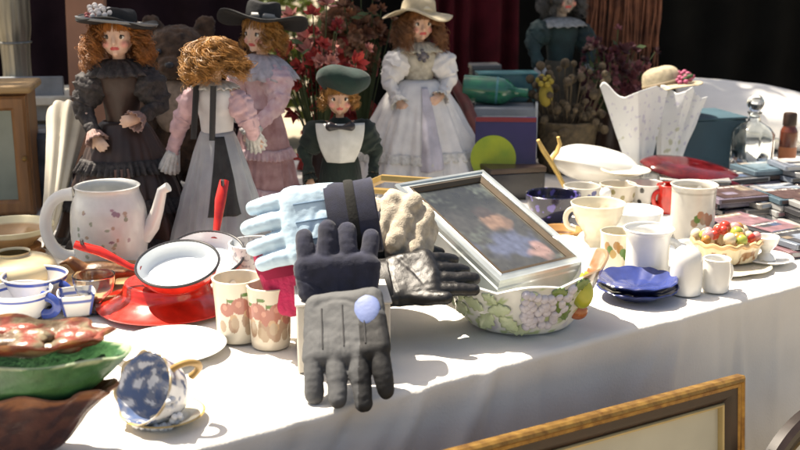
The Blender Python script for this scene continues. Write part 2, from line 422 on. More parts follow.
# ------------------------------------------------------------------ two printed mugs
def apple_spots(t0):
    o = []
    for (dt, z, k) in ((-.62, .052, .9), (.0, .058, 1.1), (.62, .047, 1.0)):
        o += [(t0+dt, z, .0125*k, .0115*k, (.42, .16, .12)), (t0+dt-.08, z+.003, .004*k, .0045*k, (.58, .28, .21)), (t0+dt+.05, z+.014*k, .0011, .005, BRN), (t0+dt+.22, z+.0155*k, .0065, .0028, GRN)]
        o += [(t0+dt+.30, z-.022, .008, .013, (.38, .25, .17)), (t0+dt+.30, z-.012, .0055, .0055, (.52, .34, .20)), (t0+dt-.25, z-.026, .006, .009, (.44, .33, .23))]
    return o
b = P(239, 337)
mug('printed_mug', 'cream mug with red and brown printed figures, left of the two', 'mug', b, smoothprof([(.027, 0), (.031, .004), (.033, .05), (.036, .088), (.037, .092)], 5), paint=spots(apple_spots(math.radians(-75)), (.72, .66, .54)), hand=(.033, .022, .072, .022, math.radians(110), .0045))
b = P(271, 344)
mug('printed_mug', 'cream mug with red print and brown handle, right beside the glove stand', 'mug', b, smoothprof([(.024, 0), (.028, .004), (.030, .05), (.032, .086), (.033, .090)], 5), paint=spots(apple_spots(math.radians(-120))+apple_spots(math.radians(-60)), (.70, .62, .50)), hand=(.030, .022, .070, .018, math.radians(75), .0045))
b = P(256, 285)
mug('speckled_mug', 'grey white mug with fine speckled pattern behind the printed mugs', 'mug', b, smoothprof([(.034, 0), (.040, .004), (.043, .04), (.044, .075)], 5), paint=lambda c: (.34, .34, .36) if nz(c, 190) > .22 else (.66, .66, .65), hand=(.043, .015, .062, .022, math.radians(150), .005))

# ------------------------------------------------------------------ left cups
CB = (.05, .09, .36)
b = P(33, 308)
mug('blue_rimmed_cup', 'white cup with blue rim line and blue handle, behind the leaf plate', 'cup', b+V((0, .02, 0)), smoothprof([(.026, 0), (.036, .006), (.046, .03), (.052, .05)], 5), paint=lambda c: CB if (.043 < c.z < .0475) or c.z < .004 else CH, hand=(.045, .010, .040, .024, math.radians(-20), .0048))
b = P(18, 322)
mug('blue_rimmed_cup', 'white cup with blue handle nearest the leaf plate at the left edge', 'cup', b+V((0, .02, 0)), smoothprof([(.024, 0), (.034, .006), (.043, .028), (.049, .046)], 5), paint=lambda c: CB if (.036 < c.z < .0395) or c.z < .004 else CH, hand=(.042, .010, .038, .024, math.radians(-15), .0058))
for o in list(bpy.data.objects):
    if o.name.startswith('handle') and o.parent and o.parent.name.startswith('blue_rimmed_cup'):
        o.data.materials.clear(); o.data.materials.append(tint('blue_glaze', CB, .2, coat=.3))
b = P(74, 318)
t = T('square_dish', 'white square dish with blue lines beside the blue rimmed cups', 'dish', b+V((0, .02, 0)), math.radians(18))
def sq(t, r, z):
    q = max(abs(math.cos(t)), abs(math.sin(t))); return (r*(.35+.65/q)*.92, z)
g = G(); g.lathe(dens(hollow([(.018, 0), (.024, .004), (.032, .036)], .003), .0025), 96, sq)
ob('body', g, M['glaze'], t, paint=lambda c: CB if (.026 < c.z < .031 or (abs(abs(c.x)-abs(c.y)) < .004 and c.z > .004)) else CH)
b = P(96, 311)
mug('glass_cup', 'clear glass cup on a short foot, left of the red dish', 'glass', b, smoothprof([(.022, 0), (.024, .003), (.010, .012), (.012, .018), (.028, .034), (.033, .060)], 5), th=.002, mt=M['glass'], part='bowl')

# wooden board with the carved shell on it
b = P(98, 290)
t = T('wooden_tray', 'pale brown wooden tray lying in front of the white jug', 'tray', b, math.radians(8))
g = G(); g.lathe(hollow(smoothprof([(.085, 0), (.095, .006), (.104, .02)], 4), .005), 72, lambda t, r, z: (r*(1+.18*abs(math.cos(t))), z)); ob('body', g, M['palewood'], t)
b2 = b+V((.004, .0, .008))
t = T('carved_bird', 'small carved brown bird ornament on the wooden tray', 'ornament', b2, math.radians(12))
g = G(); g.ball((0, 0, .022), (.036, .02, .018)); g.capsule((-.025, 0, .028), (-.042, 0, .044), .013, .009); g.capsule((.02, 0, .024), (.066, 0, .018), .014, .006); g.capsule((-.048, 0, .045), (-.061, 0, .041), .0045, .002); g.box((0, 0, .004), (.05, .026, .008))
for s in (-1, 1): g.capsule((-.01, s*.016, .026), (.04, s*.014, .024), .008, .004)
ob('bird_body', remesh('bird_body', g, .002, 2), mat('carved_wood', (.26, .12, .05), .45, .5, 40, bump=.5, bs=120), t)

# cream pottery at the left edge
b = P(10, 296); b.y += .03
t = T('cream_pot', 'round cream glazed pot with a dark hole at the left edge', 'pot', b)
g = G(); g.lathe(dens(smoothprof([(.0005, 0), (.04, .0), (.060, .010), (.070, .030), (.062, .050), (.036, .060), (.026, .063), (.028, .068)], 5), .004), 72); ob('body', g, tint('cream_yellow_glaze', (.74, .62, .38), .25, coat=.3), t, angle=60)
g = G(); g.tube([(-.026, -.052, .033), (-.029, -.068, .035), (-.030, -.072, .036)], [.015, .013, .012], 16); sp = ob('spout', g, tint('cream_yellow_glaze', (.7, .6, .4)), t)
g = G(); g.tube([(-.030, -.0715, .036), (-.030, -.073, .0363)], [.009, .009], 14); ob('hole', g, M['black_enamel'], sp)
b = P(4, 262); b.y += .05
plate('cream_dish', 'shallow cream dish with tan underside, in front of the wooden cabinet', 'dish', b+V((0, 0, .02)), .078, .036, M['glaze'], paint=lambda c: (.76, .68, .44) if c.z > .026 or math.hypot(c.x, c.y) < .04 and c.z > .002 else (.45, .27, .12), flat=.55)
b2 = b.copy(); g = G(); g.lathe(smoothprof([(.0005, 0), (.055, 0), (.05, .008), (.048, .0195), (.0005, .0195)], 4), 48)
tag(ob('wooden_stand', g, M['wood'], None, b2), 'low turned wooden stand carrying the shallow cream dish', 'stand')

# ------------------------------------------------------------------ white jug with flowers
b = P(112, 262)
pr = smoothprof([(.052, 0), (.060, .004), (.068, .05), (.066, .10), (.056, .132), (.058, .142)], 6)
fl = []
random.seed(3)
for k in range(26):
    a = math.radians(random.choice([-118, -95, -70, -48])+random.uniform(-9, 9)); z = random.uniform(.02, .11)
    fl.append((a, z, random.uniform(.0025, .005), random.uniform(.0025, .005), random.choice([(.42, .28, .32), (.34, .22, .27), (.32, .36, .28), (.46, .36, .28)])))
t = mug('flower_jug', 'large white jug with sprigs of small flowers, behind the red handled pan', 'jug', b, pr, .004, paint=spots(fl, (.70, .70, .67)), hand=[(.064, .012, .128, .052, math.radians(186), .0085)])
g = G(); g.tube([(.060, -.004, .05), (.078, -.006, .07), (.090, -.008, .10), (.100, -.010, .135), (.112, -.012, .142)], [.017, .014, .011, .009, .009], 14); ob('spout', g, M['china'], t)

# ------------------------------------------------------------------ gloves on a white box
bx = P(343, 361); bx.z = ZT
t = T('glove_stand', 'plain white cardboard box under the pile of gloves', 'box', bx, math.radians(6))
g = G(); g.box((0, .045, .047), (.125, .17, .094)); ob('carton', g, tint('white_card', (.66, .62, .55), .8, bump=.15), t, bevel=.0025)
g = G(); g.box((0, .045, .096), (.129, .174, .004)); ob('lid', g, tint('white_card_lid', (.68, .64, .58), .8), t, bevel=.0015)
BT = ZT+.098
def glove(name, label, loc, F, N, mt, cuffm=None, fing=None, thumb=None, w=.082, L=.09, th=.017, cuff=.06, vox=.0019, paint=None, group='gloves heaped on the white box', sm=5, extra=None):
    t = T(name, label, 'glove', loc, group=group, mat=basis(F, N))
    g = G(); n = len(fing)
    for i in range(17):
        x = (i/16-.5)*w*.84
        g.capsule((x*.85, 0, 0), (x, L*(1-.06*abs(i/8-1)), .002), th*.92, th*.85, 12)
    for i, (dx, ang, ln, r, curl) in enumerate(fing):
        x = dx*w*.5; a = math.radians(ang); p = V((x, L*.94, .002)); d = V((math.sin(a), math.cos(a), 0)); pts = [p-d*.012]
        ph = 0
        for q in (.42, .32, .26):
            ph += math.radians(curl); dd = d*math.cos(ph)+V((0, 0, -math.sin(ph))); p2 = pts[-1]+dd*(ln*q+(.012 if len(pts) == 1 else 0)); pts.append(p2)
        for k in range(3):
            g.capsule(pts[k], pts[k+1], r*(1.05-.04*k), r*(1.0-.04*k), 12); md = pts[k].lerp(pts[k+1], .55); g.ball(md, r*(1.055-.04*k), 12, 8)
    if thumb:
        sx, y0, ang, ln, r, cz = thumb; a = math.radians(ang); d = V((sx*math.sin(a), math.cos(a), cz))
        p = V((sx*w*.36, y0, 0)); g.capsule(p, p+d*(ln*.55), r*1.25, r); d2 = V((sx*math.sin(a*.6), math.cos(a*.6), cz)); g.capsule(p+d*(ln*.55), p+d*(ln*.55)+d2*(ln*.45), r, r*.88)
    me = remesh('hand', g, vox, sm)
    for v in me.vertices: v.co.z *= .88
    sd = len(name)+w*1000
    jitter(me, lambda c: .0016*nz(c+V((sd, 0, 0)), 34)+.0007*nz(c+V((sd, 9, 0)), 75)+.0004*nz(c, 170)-.0014*max(0, .10-abs(nz((c.x*9+sd, c.y*22, c.z*9))))*9*max(0, min(1, (L*.95-c.y)/.02)))
    ob('hand', me, mt, t, paint=paint)
    if extra:
        g = G()
        for x in (-.52, 0., .52):
            pp_ = []
            for k in range(12):
                y = .012+(L*.9-.012)*k/11; ys = [v.co.z for v in me.vertices if abs(v.co.x-x*w*.5) < .003 and abs(v.co.y-y) < .003]
                pp_.append((x*w*.5, y, max(ys) if ys else th*.8))
            g.tube(pp_, .0011, 6)
        ob('seams', g, extra, t)
    if cuff:
        g = G(); cm = cuffm or mt
        def cf(th_, r, z): return (r*(1+.05*math.sin(3*th_+z*40)+.03*nz((math.cos(th_)*2, math.sin(th_)*2, z*40))), z)
        g.lathe([(1, .012), (1.04, -.004), (1.02, -.02), (1.06, -cuff*.6), (1.10, -cuff), (1.02, -cuff-.002), (.95, -cuff*.6), (.9, .0)], 40, cf)
        g.xf(Matrix(((w*.50, 0, 0, 0), (0, 0, 1, 0), (0, th*1.25, 0, 0), (0, 0, 0, 1)))); ob('cuff', g, cm, t)
        g = G(); g.lathe([(1.075, -cuff*.30), (1.10, -cuff*.36), (1.10, -cuff*.48), (1.075, -cuff*.54)], 40, cf); g.xf(Matrix(((w*.50, 0, 0, 0), (0, 0, 1, 0), (0, th*1.25, 0, 0), (0, 0, 0, 1))))
        ob('cuff_band', g, M['black'], t)
    return t
F4 = [(-.74, -8, .066, .0115, 6), (-.26, -2, .078, .0118, 6), (.24, 3, .074, .0115, 6), (.70, 10, .058, .0105, 6)]
# grey glove sloping down over the front of the box and the table edge
tip = Q(345, 400, 1.300); topg = V((bx.x+.0, bx.y-.044, BT+.004))
Fg = tip-topg
gg = glove('ski_glove', 'grey ski glove with pale blue knuckle pad hanging down over the table edge', topg+V((.006, -.022, .006)), Fg, (-.12, -1, .25), M['greyfab'],
      cuffm=M['greyfab'], fing=[(.80, 4, .050, .0128, 7), (.27, 0, .060, .0134, 3), (-.27, -2, .068, .0134, 6), (-.80, -3, .056, .0126, 9)], w=.106, L=.078, th=.016, cuff=0, extra=tint('dark_seam', (.04, .04, .042), .8))
gm = mat('grey_nylon_painted', attr=True, rough=.72, var=.15, vs=40, bump=.2, bs=900)
def gpaint(c):
    if -c.x > .020-.12*max(0, c.y-.07) and c.y > .030: return (.014, .014, .015)
    return (.082, .085, .089)
hand = [o for o in gg.children if o.name.startswith('hand')][0]
hand.data.materials.clear(); hand.data.materials.append(gm)
at = hand.data.color_attributes.new('Col', 'FLOAT_COLOR', 'POINT')
for i, v in enumerate(hand.data.vertices): at.data[i].color = (*gpaint(v.co), 1)
g = G(); g.ball((-.031, .022, .0105), (.018, .023, .005), 20, 12); ob('knuckle_pad', g, tint('periwinkle_pad', (.15, .20, .40), .6, bump=.3), gg)
if 0: g.tube([(-.040, .030, .0105), (-.02, .028, .0135), (.0, .029, .0140), (.02, .028, .0135), (.036, .031, .0115)], .0011, 6)
# navy fleece glove, fingers up, leaning on the heap
o0 = V((bx.x-.004, bx.y-.028, BT+.014))
glove('fleece_glove', 'dark navy fleece glove with fingers pointing up, leaning at the front of the heap', o0, (-.03, .30, 1), (.02, -1, .30), M['navy'], fing=[(-.80, -4, .042, .0134, 9), (-.27, 1, .052, .0138, 5), (.27, 1, .049, .0136, 8), (.81, 7, .042, .0126, 12)], w=.102, L=.034, th=.019, cuff=0)
# light blue ski glove pointing left
lb = Q(337, 219, 1.485)
glove('ski_glove', 'pale blue ski glove with navy cuff lying on top, fingers pointing left', lb, (-1, -.06, -.16), (-.1, -.88, .46), M['ice'], cuffm=M['navy'],
      fing=[(-.80, -2, .058, .0122, 11), (-.27, -2, .070, .0128, 12), (.27, 1, .072, .0128, 11), (.80, 2, .062, .0120, 12)], w=.098, L=.062, extra=tint('blue_seam', (.12, .20, .30), .7), th=.019, cuff=.055)
# crimson mitten
mp_ = Q(286, 281, 1.50)
t = T('knit_mitten', 'crimson knitted mitten hanging at the left of the heap, under the pale blue glove', 'mitten', mp_, group='gloves heaped on the white box', mat=basis((.22, -.15, -1), (-.25, -1, .2))); t.scale = (.92, .86, .92)
g = G()
for i in range(5): x = (i-2)*.012; g.capsule((x, -.02, 0), (x*.85, .045-.004*abs(i-2)**1.5, 0), .017, .016)
g.capsule((-.022, .0, .002), (-.040, .03, .004), .012, .010)
me = remesh('hand', g, .0024, 3); ob('hand', me, M['pink'], t)
g = G(); g.lathe([(1.0, -.01), (1.08, -.025), (1.06, -.05), (1.0, -.052), (.9, -.01)], 36, lambda t, r, z: (r*(1+.03*math.sin(18*t)), z)); g.xf(Matrix(((.040, 0, 0, 0), (0, 0, 1, 0), (0, .021, 0, 0), (0, 0, 0, 1)))); ob('cuff', g, tint('dark_crimson_rib', (.28, .008, .045), .9), t)
# black leather glove pointing right
k0 = Q(382, 284, 1.53)
glove('leather_glove', 'black leather glove lying to the right with its fingers beside the fruit bowl', k0, (1, .10, .16), (.05, -.55, .83), M['leather'],
      fing=[(-.74, -9, .050, .0105, 14), (-.26, -3, .060, .011, 12), (.24, 3, .066, .011, 6), (.72, 9, .060, .0105, 3)], thumb=(1, .03, 30, .06, .011, .18), w=.078, L=.072, th=.017, cuff=.05)
k1 = Q(374, 262, 1.60)
glove('leather_glove', 'second black leather glove under the tan knitted glove', k1, (1, .15, -.05), (.0, -.5, .86), M['leather'],
      fing=[(-.74, -6, .045, .0105, 10), (-.26, -2, .055, .011, 8), (.24, 3, .055, .011, 6), (.72, 8, .05, .0105, 6)], w=.078, L=.068, th=.017, cuff=.045)
# tan knitted glove crumpled
tn = Q(398, 232, 1.62)
t = T('knit_glove', 'crumpled tan knitted glove bundled behind the black leather glove', 'glove', tn, group='gloves heaped on the white box', mat=basis((.95, .1, -.35), (-.1, -.75, .65)))
g = G(); g.ball((-.005, 0, -.004), (.050, .046, .028), 20, 14)
for (a, b_, r) in (((-.04, -.02, .012), (.03, -.035, .016), .017), ((-.045, .006, .018), (.035, -.008, .024), .0165), ((-.035, .03, .014), (.035, .022, .022), .016), ((-.02, .045, .004), (.035, .042, .008), .0155), ((-.052, -.02, .0), (-.045, .03, .004), .016), ((.03, -.04, .004), (.046, .01, .01), .014), ((-.03, -.046, .0), (.02, -.052, .002), .014)):
    g.capsule(a, b_, r, r*.9)
me = remesh('hand', g, .0026, 2)
jitter(me, lambda c: .004*nz(c, 38)+.002*nz(c, 95))
ob('hand', me, M['knit'], t)
g = G(); g.lathe([(1, 0), (1.04, -.015), (1.0, -.035), (1.06, -.05), (.95, -.05), (.9, 0)], 40, lambda t, r, z: (r*(1+.035*math.sin(16*t)), z)); g.xf(Matrix(((.036, 0, 0, 0), (0, 0, 1, -.04), (0, .022, 0, .004), (0, 0, 0, 1)))); ob('cuff', g, M['knit'], t)
# dark wool cap at the back of the heap
kc = Q(352, 240, 1.64)
t = T('wool_cap', 'dark navy wool cap lying under the gloves at the back of the heap', 'cap', V((kc.x, kc.y, BT+.002)))
g = G(); g.lathe(dens(smoothprof([(.070, 0), (.076, .02), (.074, .045), (.055, .075), (.02, .09), (.0005, .092)], 5), .006), 60, lambda t, r, z: (r*(1+.04*nz((math.cos(t)*2, math.sin(t)*2, z*20))), z)); ob('crown', g, M['navy'], t, angle=80)
g = G(); g.lathe([(.074, .0), (.080, .004), (.081, .026), (.076, .030)], 60, lambda t, r, z: (r*(1+.012*math.sin(30*t)), z)); ob('band', g, M['black'], t, angle=80)

# ------------------------------------------------------------------ fruit bowl and photo frame
fb = P(521, 262, .833); fb.z = ZT
t = T('fruit_bowl', 'white lobed bowl with moulded grapes, leaves and a pear, holding the silver picture frame', 'bowl', fb)
pr = smoothprof([(.066, 0), (.078, .005), (.094, .03), (.108, .06), (.121, .092)], 7)
def lob(t_, r, z):
    k = max(0, min(1, z/.09)); return (r*(1+.06*k*abs(math.cos(4*t_))+.03*math.cos(2*t_)), z+.010*k*(abs(math.cos(4*t_))-.5)+.013*k*math.cos(t_-.5))
def surf(t_, z):
    for (a, b_) in zip(pr, pr[1:]):
        if a[1] <= z <= b_[1]:
            r = a[0]+(b_[0]-a[0])*(z-a[1])/(b_[1]-a[1]+1e-9); break
    else: r = .121
    r, zz = lob(t_, r, z); p = V((r*math.cos(t_), r*math.sin(t_), zz)); n = V((math.cos(t_), math.sin(t_), -.35)).normalized(); return p, n
g = G(); g.lathe(dens(hollow(pr, .005), .003), 128, lob)
def bowlp(c):
    th = math.degrees(math.atan2(c.y, c.x)); n = nz(c, 60); r = math.hypot(c.x, c.y)
    if -52 < th < 15 and r > .075 and c.z > .012:
        if c.z > .088: return (.30, .20, .12)
        if th > -22: return (.34, .14, .06) if n > -.15 else (.50, .34, .18)
    if r > .075 and c.z < .088:
        if n > .33: return (.42, .52, .28)
        if n < -.42: return (.55, .54, .62)
    return (.70, .72, .69)
ob('body', g, M['glaze'], t, paint=bowlp)
random.seed(11)
g = G()
for k in range(58):
    a = math.radians(random.uniform(-96, -58)); z = random.uniform(.022, .082)
    if abs(math.degrees(a)+77)/20 > 1.15-(.085-z)/.13: continue
    p, n = surf(a, z); g.ball(p+n*.001, (.0072, .0072, .0072), 10, 7)
ob('grape_relief', g, mat('lilac_grape_glaze', (.62, .60, .65), .25, .3, 60, coat=.3, c2=(.50, .48, .56)), t)
def leafg(g, t_, z, size, rot):
    p, n = surf(t_, z); tx = V((-math.sin(t_), math.cos(t_), 0)); ty = n.cross(tx); a = tx*math.cos(rot)+ty*math.sin(rot); b_ = n.cross(a)
    def f(u, v):
        l = (u-.5)*2; wd = math.sin(PI*min(1, u*1.02))**.7*(1+.22*math.sin(u*24)); q = (v-.5)*2
        return p+a*(l*size)+b_*(q*size*.62*wd)+n*(.0028-.0018*abs(q)+.001)
    g.grid(f, 14, 6)
gl = G()
for (dg_, z, s_, r_) in ((-150, .045, .020, .5), (-132, .060, .018, -.4), (-126, .030, .020, .9), (-112, .060, .018, .2), (-106, .030, .018, 2.4), (-96, .016, .016, .1), (-142, .075, .014, 1.2), (-160, .065, .016, 2), (-118, .080, .013, -.6), (-90, .078, .013, .5)):
    leafg(gl, math.radians(dg_), z, s_, r_)
ob('leaf_relief', gl, mat('pale_leaf_glaze', (.52, .59, .40), .25, .3, 70, coat=.3, c2=(.40, .48, .28)), t, solid=.0012)
gl = G()
for (dg_, z, s_, r_) in ((-62, .066, .022, 1.3), (-52, .082, .016, .3), (-58, .045, .018, 1.9), (-68, .085, .014, -.3)): leafg(gl, math.radians(dg_), z, s_, r_)
ob('leaf_relief', gl, tint('green_leaf_glaze', (.17, .26, .08), .25, coat=.3), t, solid=.0012)
p, n = surf(math.radians(-44), .062); g = G(); g.ball(p, (.016, .009, .023), 16, 12); g.ball(p+V((.004, .006, .020)), (.009, .007, .012), 12, 8); ob('pear_relief', g, mat('pear_glaze', (.52, .50, .06), .22, .3, 40, coat=.3, c2=(.30, .36, .05)), t)
p, n = surf(math.radians(-34), .030); g = G(); g.ball(p, (.015, .009, .013), 16, 12); ob('peach_relief', g, mat('peach_glaze', (.50, .16, .06), .25, .3, 60, coat=.3), t)

fr = Matrix.Rotation(V((.362, .107, .618)).length, 3, V((.362, .107, .618)).normalized())
fc = CAM+(V((.121, 1.44, .939))-CAM)*1.2
t = T('photo_frame', 'silver picture frame with a dark painting, leaning in the fruit bowl', 'picture frame', V((.145, 1.728, .867)), mat=fr)
W_, H_ = .192, .288
def framebars(W, H, b, prof):
    """mitred frame; prof = list of (inset 0..b, height)"""
    g = G(); cs = [(-1, 1), (1, 1), (1, -1), (-1, -1)]; n = len(prof); vs = []
    for (sx, sy) in cs:
        for (d, h) in prof: vs.append((sx*(W/2-d), sy*(H/2-d), h))
    fs = []
    for k in range(4):
        l = (k+1) % 4
        for j in range(n):
            q = (j+1) % n; fs.append((k*n+j, k*n+q, l*n+q, l*n+j))
    return g.add(vs, fs)
ob('frame', framebars(W_, H_, .02, [(0, -.036), (0, -.010), (.002, -.008), (.002, -.001), (.004, .003), (.008, .002), (.010, -.0005), (.015, .001), (.018, .003), (.0195, -.002), (.0195, -.036)]), tint('silver_wash', (.44, .48, .48), .30, metal=.55, bump=.1), t, angle=25)
ob('inner_moulding', framebars(W_-.0385, H_-.0385, .012, [(0, -.006), (0, .002), (.004, .003), (.009, -.003), (.0095, -.006)]), tint('bronze_moulding', (.10, .075, .05), .35, metal=.4), t, angle=25)
g = G(); g.grid(lambda u, v: V(((u-.5)*(W_-.044), (v-.5)*(H_-.044), -.0045)), 100, 160)
def sm_(x, a, b): x = max(0, min(1, (x-a)/(b-a))); return x*x*(3-2*x)
def art(c):
    n = nz((c.x*22, c.y*16, 1)); m = nz((c.x*55, c.y*40, 5)); q = nz((c.x*120, c.y*90, 8))
    b = V((.045, .045, .040)).lerp(V((.016, .018, .014)), sm_(c.y+.04*n, .0, .08))
    b = b.lerp(V((.10, .12, .10)), sm_(n+.4*q, .1, .8)*.6)
    r1 = math.hypot((c.x-.015)/.030, (c.y-.005)/.030)+.5*m
    b = b.lerp(V((.19, .12, .085)), 1-sm_(r1, .5, 1.1)); b = b.lerp(V((.05, .04, .035)), (1-sm_(math.hypot((c.x-.012)/.022, (c.y-.035)/.020)+.4*q, .5, 1.0))*.9)
    r2 = math.hypot((c.x-.0)/.060, (c.y+.055)/.038)+.5*m
    b = b.lerp(V((.085, .10, .16)), (1-sm_(r2, .4, 1.1))*.9)
    r3 = math.hypot((c.x-.040)/.026, (c.y+.085)/.026)+.5*m
    b = b.lerp(V((.30, .19, .17)), (1-sm_(r3, .4, 1.0))*.9)
    return b*(1+.35*q)
ob('painting', g, mat('varnished_painting', attr=True, rough=.3, var=.2, vs=60, coat=1.0), t, paint=art)
g = G(); g.box((0, 0, -.034), (W_-.039, H_-.039, .004)); ob('backing', g, M['gold'], t)
g = G(); g.box((.0, H_/2-.03, -.058), (.03, .010, .044)); ob('easel_foot', g, M['darkwood'], t)
# gold frame lying behind it
p0 = Q(392, 187, 1.86); p1 = Q(470, 166, 1.98); d = p1-p0
t = T('gilt_photo_frame', 'thin empty gold frame lying behind the silver frame', 'picture frame', (p0+p1)/2+V((-.03, .07, -.035)), mat=basis(V((-.1, .9, -.35)), V((0, .35, .9))))
Wl = d.length
ob('frame', framebars(Wl*1.02, .15, .012, [(0, -.005), (0, .004), (.004, .007), (.010, .002), (.012, -.005)]), tint('bright_gilding', (.55, .36, .12), .3, metal=.5), t, rot=(0, 0, math.radians(16)), angle=25)
# stack of books carrying the frames' upper ends
def book(name, label, loc, w, d, h, rz, c, group=None, cat='book', rough=.45):
    t = T(name, label, cat, loc, rz, group)
    cm = mat('cover_%03d_%03d_%03d' % tuple(int(x*200) for x in c), c, rough, .15, 40)
    g = G(); g.box((0, 0, .0012), (w, d, .0024)); g.box((0, 0, h-.0012), (w, d, .0024)); g.box((-w/2+.0013, 0, h/2), (.0026, d, h-.0052)); ob('cover', g, cm, t, bevel=.0006)
    g = G(); g.box((.002, 0, h/2), (w-.008, d-.008, h-.0052)); ob('pages', g, M['paper'], t)
    return t
bb = V((-.005, 1.83, ZT))
for k, (c, lbl) in enumerate((((.10, .06, .04), 'lowest brown book of the pile propping up the picture frames'), ((.05, .06, .10), 'dark blue book in the middle of the pile under the picture frames'), ((.20, .17, .12), 'drab book on top of the pile under the picture frames'))):
    book('book', lbl, bb+V((.004*k, 0, .042*k)), .16, .12, .0415, math.radians(20+7*k), c, 'books propping the frames')

# ------------------------------------------------------------------ blue plates, white mug, shakers
b = P(637, 296)
def sc8(t_, r, z): return (r*(1+.025*abs(math.cos(6*t_))*(r/.07)), z+.0025*abs(math.cos(6*t_))*(r/.07))
cob = mat('cobalt_glaze', (.035, .055, .22), .18, .25, 30, coat=.5, c2=(.015, .025, .11))
plate('blue_plate', 'lower of two stacked cobalt blue plates with scalloped rim', 'plate', b, .066, .016, cob, 'blue plates', sc8)
plate('blue_plate', 'upper of two stacked cobalt blue plates in front of the white mug', 'plate', b+V((-.002, .002, .011)), .066, .018, cob, 'blue plates', sc8)
b = P(646, 279)
mug('white_mug', 'tall plain white mug with flared rim behind the blue plates', 'mug', b, smoothprof([(.036, 0), (.0375, .004), (.0365, .05), (.038, .078), (.043, .088), (.0435, .091)], 5), mt=M['china'], hand=(.037, .018, .070, .022, math.radians(-12), .005))
b = P(685, 292)
t = T('salt_shaker', 'white china shaker with rounded top, right of the white mug', 'shaker', b)
g = G(); g.lathe(smoothprof([(.0005, 0), (.023, 0), (.026, .004), (.0265, .04), (.024, .062), (.016, .075), (.006, .079), (.0005, .0795)], 5), 48); ob('body', g, M['china'], t, angle=60)
g = G()
for k in range(6):
    a = 2*PI*k/6; g.ball((.006*math.cos(a), .006*math.sin(a), .0785), .0012, 6, 5)
ob('holes', g, M['black_enamel'], t)
b = P(715, 290)
mug('white_creamer', 'short plain white cream pot at the table edge right of the shaker', 'pot', b, smoothprof([(.018, 0), (.022, .003), (.0235, .03), (.022, .050), (.023, .055)], 5), mt=M['china'], hand=(.022, .012, .042, .014, math.radians(25), .0035))
b = P(691, 238)
fl = [(math.radians(-100+8*k), .04+.02*((k*7) % 5)/5, .007, .008, random.choice([(.42, .20, .12), (.34, .22, .14), GRN])) for k in range(7)]
mug('flower_mug', 'pale grey beige mug with a faint flower, behind the white shaker', 'mug', b, smoothprof([(.040, 0), (.043, .004), (.042, .06), (.043, .10), (.046, .108)], 5), paint=spots(fl, lambda c: (.50, .47, .40) if .094 < c.z < .098 else (.66, .63, .56)), hand=(.042, .025, .090, .024, math.radians(60), .005))
b = P(617, 268)
fl = [(math.radians(-150+11*k), .03+.022*((k*5) % 7)/7, .006, .008, random.choice([(.45, .30, .10), GRN, (.40, .22, .08)])) for k in range(14)]
mug('floral_beaker', 'cream beaker with small brown and green flowers, left of the white mug', 'beaker', b, smoothprof([(.027, 0), (.030, .004), (.031, .05), (.033, .068)], 5), paint=spots(fl, (.70, .64, .50)))
b = P(599, 252)
mug('embossed_cup', 'cream footed cup with embossed diamond pattern and wide rim', 'cup', b+V((0, .03, 0)), smoothprof([(.030, 0), (.026, .01), (.024, .028), (.038, .050), (.048, .075), (.052, .088)], 6), mt=M['cream'], fn=lambda t_, r, z: (r*(1+(.03*abs(math.sin(8*t_+z*90))*abs(math.sin(8*t_-z*90)) if .02 < z < .075 else 0)), z), hand=(.044, .036, .075, .02, math.radians(170), .004))
b = P(636, 240)
mug('white_bowl', 'bluish white bowl behind the tall white mug', 'bowl', b+V((0, .02, 0)), smoothprof([(.028, 0), (.034, .004), (.048, .03), (.054, .056)], 5), mt=M['white_enamel'])
# row of small cups behind
random.seed(5)
def dots(c1, k): return [(math.radians(-150+random.uniform(0, 120)), random.uniform(.015, .05), .005, .006, c1) for _ in range(k)]
cupp = smoothprof([(.022, 0), (.026, .004), (.036, .03), (.040, .058)], 5)
b = P(581, 212); mug('small_cup', 'greyish cup with a dark blue flower spot, left in the back row of cups', 'cup', b, cupp, paint=spots(dots((.03, .04, .18), 4)+[(math.radians(-115), .045, .009, .009, (.03, .04, .18))], (.58, .55, .48)), hand=(.035, .014, .048, .018, math.radians(-18), .004), group='small cups in the back row')
b = P(617, 210); mug('small_cup', 'beige cup with olive leaf print, middle of the back row of cups', 'cup', b, cupp, paint=spots(dots((.24, .20, .08), 6), (.58, .52, .42)), hand=(.035, .014, .048, .018, math.radians(200), .004), group='small cups in the back row')
b = P(645, 209); mug('small_cup', 'grey cup with dark dots, right in the back row beside the red mug', 'cup', b, cupp, paint=spots(dots((.03, .025, .02), 7), (.55, .53, .49)), hand=(.035, .014, .048, .018, math.radians(205), .004), group='small cups in the back row')
b = P(626, 203)
plate('cream_saucer', 'cream saucer laid across the tops of the back row cups', 'saucer', V((b.x, b.y+.02, ZT+.062)), .055, .010, M['cream'])
b = P(604, 224)
t = T('white_figurine', 'small white china bell shaped figurine among the cups', 'figurine', b)
g = G(); g.lathe(smoothprof([(.0005, 0), (.019, 0), (.021, .004), (.015, .035), (.009, .052), (.012, .062), (.009, .073), (.0005, .078)], 5), 40); ob('body', g, M['china'], t, angle=70)
b = P(670, 214)
mug('red_mug', 'small glossy red mug wedged behind the pale flower mug', 'mug', b+V((0, .02, 0)), smoothprof([(.022, 0), (.025, .004), (.026, .04), (.027, .06)], 5), mt=M['red_enamel'], hand=(.026, .015, .048, .016, math.radians(200), .004))
b = P(553, 222)
mug('navy_bowl', 'dark navy bowl with violet flowers behind the picture frame', 'bowl', b+V((0, .02, 0)), smoothprof([(.032, 0), (.038, .004), (.052, .03), (.057, .056)], 5), paint=lambda c: (.10, .08, .30) if nz(c, 90) > .30 else (.010, .010, .030))
b = P(561, 240)
